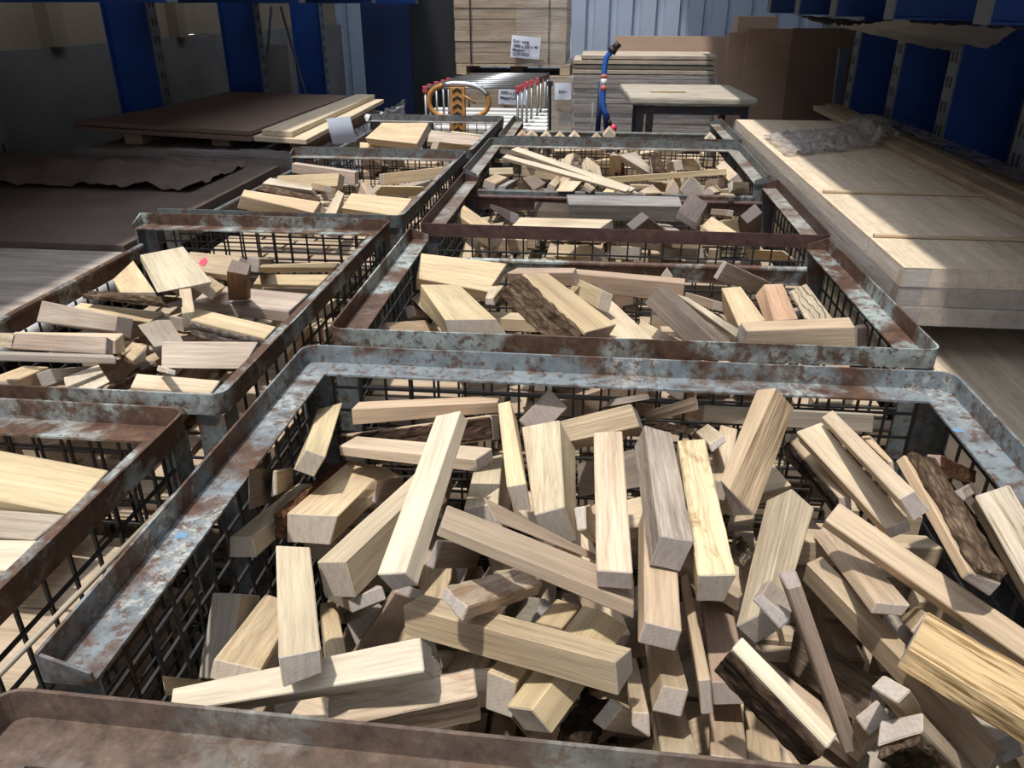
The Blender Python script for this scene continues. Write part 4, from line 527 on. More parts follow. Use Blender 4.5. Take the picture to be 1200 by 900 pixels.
zB500||||1663 43000 -1076 3894 44038 -1648 1484 43352 -1134 3716 44390 -1707 1730 43110 -613 3962 44148 -1186 1551 43462 -672 3783 44500 -1244
zB501||||-2187 40973 -1206 366 42370 -1320 -2366 41304 -1160 188 42701 -1274 -2150 40938 -806 404 42335 -920 -2329 41268 -760 225 42666 -874
zB502||||3223 43956 -2229 5494 44039 -1922 3203 44460 -2219 5474 44544 -1912 3172 43946 -1848 5443 44030 -1541 3152 44451 -1838 5423 44534 -1531
zB503||||2286 42385 -1554 -421 42470 -1878 2275 41930 -1585 -432 42015 -1910 2234 42357 -1130 -473 42442 -1455 2223 41902 -1162 -483 41986 -1486
zB504||||4514 42929 -913 2293 43211 -1415 4483 42547 -991 2262 42830 -1494 4432 42869 -586 2211 43151 -1089 4401 42487 -665 2180 42770 -1167
zB505||||-1869 42845 -1464 -1238 45348 -1544 -2294 42955 -1356 -1663 45459 -1437 -1786 42835 -1123 -1155 45338 -1204 -2211 42945 -1016 -1580 45449 -1096
zL100||||-13486 6977 -1339 -10820 7892 -1870 -13663 7439 -1432 -10997 8354 -1962 -13438 7080 -918 -10772 7995 -1448 -13615 7542 -1010 -10949 8457 -1541
zL101||||-10459 1407 -1333 -8578 3955 -1668 -10864 1714 -1266 -8983 4263 -1602 -10409 1409 -1038 -8528 3957 -1374 -10814 1716 -972 -8933 4265 -1307
zL102||||-13777 7610 -1399 -12564 9830 -1699 -14216 7849 -1403 -13003 10069 -1702 -13753 7659 -938 -12541 9879 -1237 -14193 7899 -941 -12980 10119 -1241
zL103||||-9771 4087 -1432 -7495 5615 -2133 -10037 4519 -1353 -7761 6047 -2054 -9660 4089 -1066 -7384 5616 -1767 -9926 4521 -987 -7650 6049 -1688
zL104||||-12735 2201 -1336 -10911 3447 -1871 -12953 2535 -1304 -11130 3781 -1839 -12661 2220 -1041 -10837 3466 -1576 -12880 2555 -1009 -11056 3800 -1544
zL105||||-11009 4461 -1483 -13477 6163 -1218 -11207 4176 -1494 -13674 5878 -1228 -10992 4438 -1172 -13459 6140 -906 -11190 4153 -1182 -13657 5854 -917
zL106||||-12475 5371 -2325 -11195 7414 -2201 -12946 5667 -2335 -11667 7709 -2211 -12495 5356 -1869 -11215 7398 -1745 -12966 5651 -1879 -11686 7694 -1755
zL200||||-11850 15302 -1593 -11747 18320 -2026 -12390 15327 -1552 -12286 18344 -1986 -11813 15367 -1134 -11710 18384 -1568 -12352 15391 -1094 -12249 18409 -1527
zL201||||-11019 11863 -1884 -8687 13824 -1885 -11340 12245 -1879 -9008 14206 -1880 -11016 11860 -1480 -8684 13821 -1481 -11337 12242 -1475 -9006 14203 -1476
zL202||||-12981 15285 -2932 -10623 15743 -2767 -13068 15708 -2867 -10710 16166 -2702 -12995 15228 -2578 -10637 15686 -2413 -13082 15651 -2513 -10724 16109 -2348
zL203||||-9813 15324 -1839 -9792 17832 -2129 -10247 15323 -1882 -10226 17830 -2172 -9854 15372 -1428 -9833 17879 -1718 -10288 15371 -1471 -10267 17878 -1761
zL204||||-8363 19201 -2469 -7585 21518 -2369 -8746 19331 -2505 -7968 21648 -2406 -8394 19198 -2154 -7616 21515 -2055 -8777 19328 -2191 -7999 21645 -2091
zL205||||-11492 12779 -2817 -9221 13037 -2413 -11544 13278 -2839 -9273 13536 -2435 -11573 12791 -2365 -9303 13049 -1961 -11626 13290 -2387 -9355 13548 -1983
zL206||||-8209 18579 -3089 -8477 21296 -3176 -8625 18541 -2997 -8894 21257 -3084 -8120 18601 -2676 -8389 21318 -2763 -8537 18563 -2584 -8805 21279 -2671
zL207||||-9446 15945 -2661 -10143 18772 -2787 -9789 15858 -2726 -10485 18684 -2852 -9536 15944 -2188 -10232 18771 -2314 -9878 15857 -2253 -10574 18684 -2379
zL208||||-10036 15810 -3544 -9888 18085 -3399 -10518 15837 -3467 -10369 18112 -3323 -9976 15782 -3157 -9828 18057 -3013 -10458 15808 -3081 -10310 18084 -2936
zL209||||-11769 20084 -2730 -10873 22156 -2950 -12290 20307 -2757 -11393 22379 -2977 -11771 20131 -2303 -10875 22202 -2523 -12292 20353 -2330 -11396 22425 -2550
zL210||||-11708 19655 -3006 -11392 22041 -3801 -12292 19735 -2998 -11975 22121 -3793 -11689 19759 -2687 -11373 22145 -3482 -12273 19839 -2679 -11957 22225 -3474
zL211||||-9483 14013 -2017 -7461 14988 -2455 -9741 14523 -2073 -7719 15498 -2511 -9424 14092 -1569 -7402 15067 -2007 -9682 14602 -1625 -7660 15577 -2063
zL300||||-12027 31130 -1846 -9836 32479 -1953 -12238 31472 -1837 -10046 32822 -1944 -12011 31131 -1496 -9820 32480 -1603 -12222 31473 -1487 -10030 32823 -1594
zL301||||-9834 28548 -1301 -12543 30123 -1388 -10032 28215 -1188 -12741 29789 -1276 -9793 28638 -964 -12502 30212 -1052 -9991 28304 -852 -12700 29878 -939
zL302||||-9520 31847 -2274 -11782 33695 -3068 -9798 31518 -2248 -12060 33366 -3042 -9594 31945 -1838 -11856 33792 -2632 -9872 31616 -1812 -12134 33463 -2606
zL303||||-9063 32907 -1741 -7024 33757 -1436 -9292 33434 -1676 -7254 34284 -1371 -9095 32845 -1349 -7057 33695 -1044 -9325 33372 -1284 -7286 34221 -979
zL304||||-6650 33087 -1949 -8208 35318 -2173 -6940 32883 -1961 -8498 35114 -2186 -6685 33108 -1494 -8243 35339 -1719 -6975 32905 -1507 -8533 35135 -1731
zL305||||-9529 27449 -1225 -8416 29819 -1229 -9954 27648 -1110 -8842 30019 -1114 -9454 27414 -886 -8341 29785 -890 -9879 27614 -771 -8767 29985 -775
zL306||||-9052 31518 -1716 -10024 33751 -1632 -9498 31316 -1506 -10469 33550 -1422 -8882 31576 -1298 -9853 33810 -1214 -9327 31375 -1088 -10299 33608 -1004
zL400||||-10011 40783 -1739 -12184 42703 -1321 -10391 40354 -1741 -12563 42274 -1323 -9979 40753 -1437 -12152 42673 -1019 -10359 40324 -1439 -12531 42244 -1021
zL401||||-6928 37306 -1010 -6821 40257 -1631 -7278 37323 -992 -7171 40273 -1612 -6907 37378 -668 -6800 40328 -1288 -7257 37394 -649 -7150 40344 -1270
zL402||||-6400 43278 -1366 -8720 44196 -1336 -6577 42832 -1366 -8897 43750 -1336 -6396 43276 -944 -8716 44194 -914 -6572 42830 -944 -8892 43748 -914
zL403||||-12118 43795 -1343 -11950 46362 -1162 -12653 43831 -1349 -12485 46397 -1167 -12125 43763 -873 -11957 46329 -691 -12660 43798 -878 -12492 46364 -697
zL404||||-11904 40379 -1598 -11921 43243 -2465 -12465 40346 -1694 -12482 43211 -2561 -11987 40511 -1159 -12003 43375 -2026 -12548 40479 -1255 -12564 43343 -2122
'''
HG = {'B1':(23,15,[-22,-22,-22,-22,-22,-22,-22,-22,-22,-22,-22,-22,-22,-22,-22,-22,-22,-22,-22,-22,-22,-22,-22,-22,-28,-26,-26,-26,-24,-22,-22,-22,-22,-22,-22,-22,-22,-22,-22,-22,-22,-22,-22,-22,-22,-22,-22,-30,-34,-28,-32,-22,-22,-26,-28,-28,-28,-28,-26,-26,-24,-24,-22,-24,-22,-22,-22,-22,-22,-22,-30,-38,-40,-22,-22,-22,-32,-22,-34,-34,-34,-34,-28,-26,-28,-22,-30,-22,-22,-22,-22,-22,-22,-22,-40,-22,-22,-22,-38,-40,-22,-22,-30,-36,-40,-32,-28,-22,-38,-36,-36,-22,-22,-22,-22,-22,-44,-22,-26,-28,-26,-22,-44,-22,-22,-22,-42,-44,-26,-46,-24,-44,-36,-42,-22,-22,-22,-22,-22,-22,-22,-34,-28,-30,-36,-36,-46,-24,-24,-48,-38,-30,-44,-40,-32,-38,-48,-38,-22,-22,-22,-22,-22,-42,-38,-30,-22,-42,-40,-52,-28,-22,-44,-40,-34,-26,-30,-36,-42,-34,-26,-22,-22,-22,-22,-22,-34,-36,-42,-30,-44,-46,-34,-22,-22,-22,-44,-24,-36,-36,-40,-44,-36,-22,-22,-22,-22,-22,-22,-42,-22,-46,-30,-32,-30,-38,-22,-22,-22,-22,-22,-40,-36,-44,-48,-40,-22,-22,-22,-22,-22,-22,-22,-22,-22,-22,-36,-34,-42,-22,-22,-22,-22,-22,-36,-24,-46,-22,-22,-22,-22,-22,-22,-22,-22,-22,-22,-22,-22,-40,-22,-26,-22,-22,-22,-22,-22,-40,-28,-22,-22,-24,-22,-22,-22,-22,-22,-22,-22,-22,-22,-22,-44,-22,-28,-22,-24,-22,-22,-22,-22,-28,-26,-22,-22,-22,-22,-22,-22,-22,-22,-22,-22,-22,-22,-22,-22,-28,-22,-28,-22,-22,-22,-22,-22,-22,-22,-22,-22,-22,-22,-22,-22,-22,-22,-22,-22,-22,-22,-22,-22,-22,-22,-22,-22,-22,-22,-22,-22,-22,-22,-22,-22,-22,-22]),'B2':(23,15,[-18,-18,-18,-18,-18,-18,-18,-20,-18,-22,-20,-18,-18,-18,-22,-22,-18,-18,-18,-18,-18,-18,-18,-18,-18,-18,-18,-18,-18,-18,-22,-18,-20,-22,-18,-20,-20,-24,-26,-26,-18,-18,-18,-18,-18,-18,-18,-18,-18,-18,-18,-18,-18,-18,-18,-18,-18,-18,-22,-24,-26,-28,-28,-18,-18,-18,-18,-18,-18,-18,-18,-18,-18,-18,-18,-18,-18,-18,-20,-20,-18,-18,-26,-30,-30,-30,-18,-18,-18,-18,-18,-18,-18,-18,-18,-18,-18,-18,-18,-18,-18,-22,-24,-22,-18,-24,-20,-24,-20,-18,-18,-18,-18,-18,-18,-18,-18,-18,-18,-18,-18,-18,-18,-20,-24,-22,-18,-18,-18,-18,-20,-24,-18,-20,-18,-18,-18,-18,-18,-20,-18,-18,-18,-18,-18,-18,-20,-18,-18,-18,-18,-18,-18,-18,-20,-22,-22,-20,-18,-18,-18,-18,-18,-20,-18,-18,-18,-18,-18,-18,-18,-18,-18,-18,-18,-18,-18,-18,-18,-24,-24,-18,-18,-18,-18,-18,-22,-18,-18,-18,-20,-20,-18,-18,-18,-18,-18,-18,-18,-18,-18,-18,-18,-18,-18,-18,-18,-18,-20,-18,-18,-18,-20,-22,-22,-18,-18,-18,-18,-18,-18,-18,-18,-18,-18,-18,-18,-18,-18,-18,-18,-22,-18,-18,-18,-24,-24,-24,-18,-18,-18,-18,-18,-18,-18,-18,-18,-18,-18,-18,-18,-18,-18,-18,-24,-18,-18,-18,-26,-26,-26,-18,-18,-18,-18,-18,-18,-18,-18,-18,-18,-18,-18,-18,-18,-18,-18,-18,-18,-18,-22,-24,-18,-18,-18,-18,-18,-18,-20,-18,-18,-18,-18,-18,-18,-18,-18,-18,-18,-18,-18,-18,-18,-18,-18,-18,-18,-18,-18,-18,-18,-20,-18,-18,-18,-18,-18,-18,-18,-18,-18,-18,-18,-18,-18,-18,-18,-18,-18,-18,-18,-18,-18,-18,-18,-18,-18,-18,-18,-18,-18,-18,-18,-18,-18]),'B3':(23,15,[-19,-19,-19,-19,-19,-19,-19,-19,-21,-19,-19,-19,-19,-19,-19,-19,-19,-19,-19,-19,-19,-19,-19,-19,-19,-19,-19,-19,-19,-19,-19,-23,-19,-19,-19,-19,-19,-19,-21,-19,-19,-19,-19,-19,-19,-19,-19,-19,-19,-19,-19,-19,-19,-19,-25,-19,-19,-19,-19,-19,-19,-21,-19,-19,-19,-19,-19,-19,-19,-19,-19,-19,-19,-19,-19,-19,-21,-27,-21,-21,-19,-19,-19,-21,-23,-21,-21,-19,-19,-19,-19,-19,-19,-19,-21,-19,-19,-19,-19,-23,-29,-23,-23,-21,-19,-19,-23,-25,-25,-23,-19,-21,-19,-19,-19,-19,-19,-21,-19,-19,-19,-19,-23,-31,-25,-25,-23,-19,-19,-25,-27,-27,-25,-21,-23,-19,-19,-19,-19,-19,-23,-19,-19,-19,-19,-25,-33,-25,-25,-23,-19,-19,-27,-27,-29,-27,-23,-23,-21,-21,-19,-19,-19,-19,-19,-19,-19,-19,-27,-35,-27,-27,-25,-19,-19,-29,-29,-31,-27,-27,-25,-27,-23,-19,-19,-19,-19,-19,-19,-19,-19,-29,-29,-29,-29,-27,-21,-21,-25,-31,-33,-27,-29,-27,-27,-19,-19,-19,-19,-19,-19,-19,-19,-19,-19,-27,-19,-25,-29,-23,-23,-23,-29,-35,-19,-27,-25,-29,-19,-19,-19,-19,-19,-19,-19,-19,-19,-19,-19,-19,-25,-21,-19,-19,-19,-19,-19,-19,-19,-19,-27,-19,-19,-19,-19,-19,-19,-19,-19,-19,-19,-19,-19,-19,-19,-19,-19,-19,-19,-19,-19,-19,-19,-21,-19,-19,-19,-19,-19,-19,-19,-19,-19,-19,-19,-19,-19,-19,-19,-19,-19,-19,-19,-19,-19,-19,-21,-21,-19,-19,-19,-19,-19,-19,-19,-19,-19,-19,-19,-19,-19,-19,-19,-19,-19,-19,-19,-19,-19,-21,-23,-19,-19,-19,-19,-19,-19,-19,-19,-19,-19,-19,-19,-19,-19,-19,-19,-19,-19,-19,-19,-19,-19,-19,-19]),'B4':(23,15,[-17,-17,-17,-17,-19,-19,-17,-17,-17,-17,-17,-17,-17,-17,-17,-17,-17,-17,-17,-19,-21,-21,-17,-17,-17,-17,-17,-21,-21,-17,-17,-17,-17,-17,-17,-17,-17,-17,-17,-17,-17,-17,-21,-21,-21,-17,-17,-17,-17,-17,-23,-23,-17,-19,-17,-17,-17,-17,-17,-17,-17,-17,-17,-17,-17,-21,-23,-23,-17,-17,-17,-17,-17,-23,-19,-19,-19,-17,-17,-17,-17,-17,-17,-17,-17,-17,-19,-17,-23,-25,-25,-17,-17,-17,-17,-17,-25,-21,-17,-21,-17,-17,-17,-17,-17,-17,-17,-17,-17,-19,-17,-23,-25,-25,-17,-17,-17,-17,-25,-27,-21,-21,-23,-19,-19,-17,-17,-17,-17,-17,-17,-17,-21,-17,-25,-27,-27,-27,-17,-17,-17,-27,-27,-23,-23,-23,-19,-19,-17,-17,-17,-17,-17,-17,-17,-23,-17,-27,-27,-29,-29,-17,-17,-17,-29,-29,-23,-25,-25,-21,-21,-17,-17,-17,-17,-17,-17,-17,-21,-17,-17,-23,-23,-17,-17,-17,-17,-31,-31,-23,-25,-25,-21,-21,-17,-17,-17,-17,-17,-17,-17,-17,-17,-19,-17,-17,-17,-17,-17,-17,-31,-31,-25,-27,-27,-23,-23,-17,-17,-17,-17,-17,-17,-19,-17,-17,-19,-17,-17,-17,-17,-17,-17,-33,-33,-25,-29,-29,-25,-25,-17,-17,-17,-17,-17,-17,-19,-17,-17,-17,-17,-17,-17,-17,-17,-17,-17,-27,-23,-29,-29,-25,-25,-17,-17,-17,-17,-17,-19,-21,-17,-17,-17,-17,-17,-17,-17,-17,-17,-17,-17,-17,-17,-31,-27,-27,-17,-17,-17,-17,-17,-19,-17,-17,-17,-17,-17,-17,-17,-17,-17,-17,-17,-17,-17,-17,-17,-23,-17,-17,-19,-19,-17,-17,-17,-17,-17,-17,-17,-17,-17,-17,-17,-17,-17,-17,-17,-17,-17,-17,-17,-17,-17,-17,-17,-17,-17,-17,-17,-17,-17,-17,-17,-17,-17]),'B5':(23,15,[-14,-14,-14,-14,-14,-14,-14,-14,-14,-16,-18,-14,-18,-14,-14,-14,-18,-14,-14,-14,-14,-14,-14,-14,-14,-14,-14,-14,-14,-14,-14,-14,-18,-20,-14,-18,-14,-14,-14,-18,-14,-14,-14,-14,-14,-14,-14,-14,-14,-14,-14,-14,-14,-14,-16,-18,-20,-14,-20,-14,-14,-14,-20,-16,-14,-14,-14,-14,-14,-14,-14,-14,-14,-14,-14,-14,-14,-14,-16,-16,-14,-14,-14,-16,-14,-20,-16,-16,-16,-14,-14,-14,-14,-14,-14,-14,-14,-14,-14,-14,-14,-14,-14,-14,-14,-14,-14,-14,-22,-18,-16,-16,-14,-14,-14,-14,-14,-14,-14,-14,-14,-14,-14,-14,-14,-14,-14,-14,-14,-14,-14,-22,-18,-18,-18,-14,-14,-14,-14,-14,-14,-14,-14,-14,-14,-14,-14,-14,-14,-14,-14,-14,-14,-14,-22,-20,-18,-18,-14,-14,-14,-14,-14,-14,-14,-14,-14,-14,-14,-14,-14,-14,-14,-14,-14,-14,-14,-14,-18,-16,-16,-14,-14,-14,-14,-14,-14,-14,-14,-14,-14,-16,-14,-14,-14,-14,-14,-14,-14,-14,-14,-14,-14,-14,-14,-14,-14,-14,-14,-14,-14,-14,-14,-14,-14,-14,-14,-14,-14,-14,-14,-14,-14,-14,-14,-14,-14,-14,-14,-14,-14,-14,-14,-14,-14,-14,-14,-14,-14,-14,-14,-14,-14,-14,-14,-14,-14,-14,-14,-14,-14,-14,-14,-14,-14,-14,-14,-14,-14,-14,-14,-14,-14,-14,-14,-14,-14,-14,-14,-14,-14,-14,-14,-14,-14,-14,-14,-14,-14,-14,-14,-14,-14,-14,-14,-14,-14,-14,-14,-14,-14,-14,-14,-14,-14,-14,-14,-14,-14,-14,-14,-14,-14,-14,-14,-14,-14,-14,-14,-14,-14,-14,-14,-14,-14,-14,-14,-14,-14,-14,-14,-14,-14,-14,-14,-14,-14,-14,-14,-14,-14,-14,-14,-14,-14,-14,-14,-14,-14,-14,-14,-14,-14,-14,-14]),'L1':(15,23,[-18,-18,-18,-18,-18,-18,-18,-18,-18,-18,-18,-18,-18,-18,-18,-18,-18,-18,-18,-18,-18,-18,-18,-18,-18,-18,-18,-18,-18,-18,-18,-18,-18,-18,-18,-18,-18,-18,-18,-18,-18,-18,-18,-18,-18,-18,-18,-18,-18,-18,-18,-18,-18,-18,-18,-18,-18,-18,-18,-18,-18,-18,-18,-18,-18,-18,-18,-18,-18,-18,-18,-18,-18,-18,-18,-18,-18,-18,-18,-18,-18,-18,-18,-18,-18,-18,-18,-18,-18,-18,-18,-18,-18,-18,-18,-18,-18,-18,-18,-18,-18,-18,-18,-18,-18,-18,-18,-18,-18,-18,-18,-18,-18,-18,-18,-18,-18,-18,-18,-18,-18,-18,-18,-18,-18,-18,-18,-18,-18,-18,-18,-18,-18,-18,-18,-18,-18,-18,-18,-18,-18,-18,-18,-18,-18,-18,-18,-18,-18,-18,-18,-18,-18,-18,-18,-18,-18,-18,-18,-18,-18,-18,-18,-18,-18,-18,-18,-18,-18,-18,-18,-18,-18,-18,-18,-18,-18,-18,-18,-18,-18,-18,-18,-18,-18,-18,-18,-18,-18,-18,-18,-18,-18,-18,-18,-18,-18,-18,-18,-18,-18,-18,-18,-18,-18,-18,-18,-18,-18,-18,-18,-18,-18,-18,-18,-18,-18,-18,-18,-18,-18,-18,-18,-18,-18,-18,-18,-18,-18,-18,-18,-18,-18,-18,-18,-18,-18,-18,-18,-18,-18,-18,-18,-18,-18,-18,-18,-18,-18,-18,-18,-18,-18,-18,-18,-18,-18,-18,-18,-18,-18,-18,-18,-18,-18,-18,-18,-18,-18,-18,-18,-18,-18,-18,-18,-18,-18,-18,-18,-18,-18,-18,-18,-18,-18,-18,-18,-18,-18,-18,-18,-18,-18,-18,-18,-18,-18,-18,-18,-18,-18,-18,-18,-18,-18,-18,-18,-18,-18,-18,-18,-18,-18,-18,-18,-18,-18,-18,-18,-18,-18,-18,-18,-18,-18,-18,-18,-18,-18,-18,-18,-18,-18,-18,-18,-18,-18,-18,-18,-18,-18,-18,-18,-18,-18]),'L2':(15,23,[-18,-18,-18,-18,-18,-18,-18,-18,-18,-18,-18,-18,-18,-18,-18,-18,-18,-18,-18,-18,-18,-22,-22,-22,-20,-20,-18,-18,-18,-18,-18,-18,-18,-18,-18,-24,-26,-26,-24,-22,-20,-18,-18,-18,-18,-18,-18,-18,-18,-18,-18,-18,-22,-22,-24,-20,-18,-18,-18,-18,-18,-18,-18,-18,-18,-20,-18,-18,-18,-18,-24,-18,-18,-18,-18,-18,-18,-18,-18,-24,-22,-20,-18,-18,-26,-24,-22,-22,-20,-18,-18,-18,-18,-26,-26,-24,-22,-22,-30,-28,-18,-24,-24,-18,-18,-18,-18,-30,-28,-28,-26,-24,-18,-32,-28,-18,-20,-22,-18,-18,-18,-18,-26,-18,-26,-18,-26,-36,-34,-20,-22,-18,-18,-18,-18,-18,-18,-18,-18,-18,-18,-18,-18,-34,-24,-18,-18,-20,-20,-18,-18,-18,-18,-18,-18,-18,-18,-18,-26,-26,-18,-18,-24,-20,-18,-18,-18,-18,-18,-20,-18,-18,-18,-30,-18,-18,-26,-26,-18,-18,-18,-18,-18,-18,-20,-18,-18,-18,-32,-18,-18,-28,-26,-18,-18,-18,-18,-18,-18,-18,-18,-22,-18,-18,-18,-18,-30,-26,-18,-18,-18,-18,-18,-18,-18,-22,-22,-18,-18,-18,-28,-32,-24,-18,-18,-18,-18,-18,-18,-18,-26,-18,-18,-18,-18,-28,-32,-24,-18,-18,-18,-18,-18,-18,-28,-18,-18,-18,-18,-18,-18,-32,-22,-20,-18,-18,-18,-18,-26,-30,-20,-18,-18,-18,-18,-18,-30,-24,-18,-18,-18,-18,-18,-18,-22,-18,-18,-18,-18,-18,-18,-22,-24,-18,-18,-18,-18,-18,-18,-18,-18,-18,-18,-18,-18,-20,-22,-26,-18,-18,-18,-18,-18,-18,-18,-18,-18,-18,-18,-18,-24,-24,-18,-18,-18,-18,-18,-18,-18,-18,-18,-18,-18,-18,-18,-18,-22,-18,-18,-18,-18,-18,-18,-18,-18,-18,-18,-18,-18,-18,-18,-18,-18,-18,-18]),'L3':(15,23,[-16,-16,-16,-16,-16,-16,-16,-16,-16,-16,-16,-16,-16,-16,-16,-16,-16,-16,-16,-16,-16,-16,-16,-16,-16,-16,-16,-16,-16,-16,-16,-16,-16,-16,-16,-16,-16,-16,-16,-16,-16,-16,-16,-16,-16,-16,-16,-16,-16,-16,-16,-16,-16,-16,-16,-16,-16,-16,-16,-16,-16,-16,-16,-16,-16,-16,-16,-16,-16,-16,-16,-16,-16,-16,-16,-16,-16,-16,-16,-16,-16,-16,-16,-16,-16,-16,-16,-16,-16,-16,-16,-16,-16,-16,-16,-16,-16,-16,-16,-16,-16,-16,-16,-16,-16,-16,-16,-16,-16,-16,-16,-16,-18,-16,-16,-16,-16,-16,-16,-16,-16,-16,-16,-16,-16,-16,-16,-18,-18,-16,-16,-16,-16,-16,-16,-16,-16,-16,-16,-16,-16,-20,-20,-18,-18,-16,-16,-16,-16,-16,-16,-16,-16,-16,-16,-16,-22,-20,-20,-18,-16,-16,-16,-16,-16,-16,-16,-16,-16,-16,-16,-22,-22,-20,-20,-16,-16,-16,-16,-16,-16,-16,-16,-16,-16,-24,-24,-22,-22,-20,-16,-16,-16,-16,-16,-16,-16,-16,-16,-16,-26,-24,-24,-24,-16,-16,-16,-16,-16,-16,-16,-16,-16,-16,-16,-28,-26,-24,-24,-16,-16,-16,-16,-18,-18,-16,-16,-16,-16,-28,-28,-26,-22,-24,-16,-16,-16,-18,-20,-16,-16,-16,-16,-16,-30,-30,-16,-16,-16,-16,-16,-16,-20,-20,-16,-16,-16,-16,-30,-32,-28,-16,-16,-16,-18,-18,-20,-22,-22,-16,-16,-16,-16,-30,-16,-16,-16,-16,-16,-16,-16,-22,-22,-16,-16,-16,-16,-16,-16,-16,-16,-16,-16,-16,-16,-20,-22,-18,-16,-16,-16,-16,-16,-16,-16,-16,-16,-16,-16,-16,-22,-16,-16,-16,-16,-16,-16,-16,-16,-16,-16,-16,-16,-16,-16,-22,-16,-16,-16,-16,-16,-16,-16,-16,-16,-16,-16,-16,-16,-16,-16,-16,-16,-16,-16]),'L4':(15,23,[-15,-15,-15,-15,-15,-15,-15,-15,-15,-15,-15,-15,-15,-15,-15,-15,-15,-15,-15,-15,-15,-15,-15,-15,-15,-15,-15,-15,-15,-15,-15,-15,-15,-15,-15,-17,-17,-15,-15,-15,-15,-15,-15,-15,-15,-15,-15,-15,-15,-17,-17,-15,-15,-15,-15,-15,-15,-15,-15,-15,-15,-15,-15,-17,-19,-19,-15,-17,-15,-15,-15,-15,-15,-15,-15,-15,-15,-15,-19,-19,-19,-17,-17,-15,-15,-15,-15,-15,-15,-15,-15,-15,-17,-21,-21,-17,-19,-17,-15,-15,-15,-15,-15,-15,-15,-15,-15,-19,-21,-21,-17,-19,-19,-15,-15,-15,-15,-15,-15,-15,-15,-15,-21,-23,-23,-19,-19,-15,-15,-15,-15,-15,-15,-15,-15,-15,-15,-23,-23,-23,-17,-15,-15,-15,-15,-15,-15,-15,-15,-15,-15,-15,-25,-25,-15,-15,-15,-15,-15,-15,-15,-15,-15,-15,-15,-15,-15,-25,-25,-15,-15,-15,-15,-15,-15,-15,-15,-15,-15,-15,-15,-15,-27,-27,-15,-15,-15,-15,-15,-15,-15,-15,-15,-15,-15,-15,-15,-15,-27,-15,-15,-15,-15,-15,-15,-15,-17,-15,-17,-15,-15,-15,-15,-15,-15,-15,-15,-15,-15,-15,-15,-15,-15,-15,-15,-15,-15,-15,-15,-15,-15,-15,-15,-15,-15,-15,-15,-15,-15,-15,-15,-15,-15,-15,-15,-15,-15,-15,-15,-15,-15,-15,-15,-15,-15,-15,-15,-15,-15,-15,-15,-15,-15,-15,-15,-15,-15,-15,-15,-15,-15,-15,-15,-15,-15,-15,-15,-15,-15,-15,-15,-15,-15,-15,-15,-15,-15,-15,-15,-15,-15,-15,-15,-15,-15,-15,-15,-15,-15,-15,-15,-15,-15,-15,-15,-15,-15,-15,-15,-15,-15,-15,-17,-15,-15,-15,-15,-15,-15,-15,-15,-15,-15,-15,-15,-15,-15,-15,-15,-15,-15,-15,-15,-15,-15,-15,-15,-15,-15,-15,-15,-15,-15,-15,-15])}
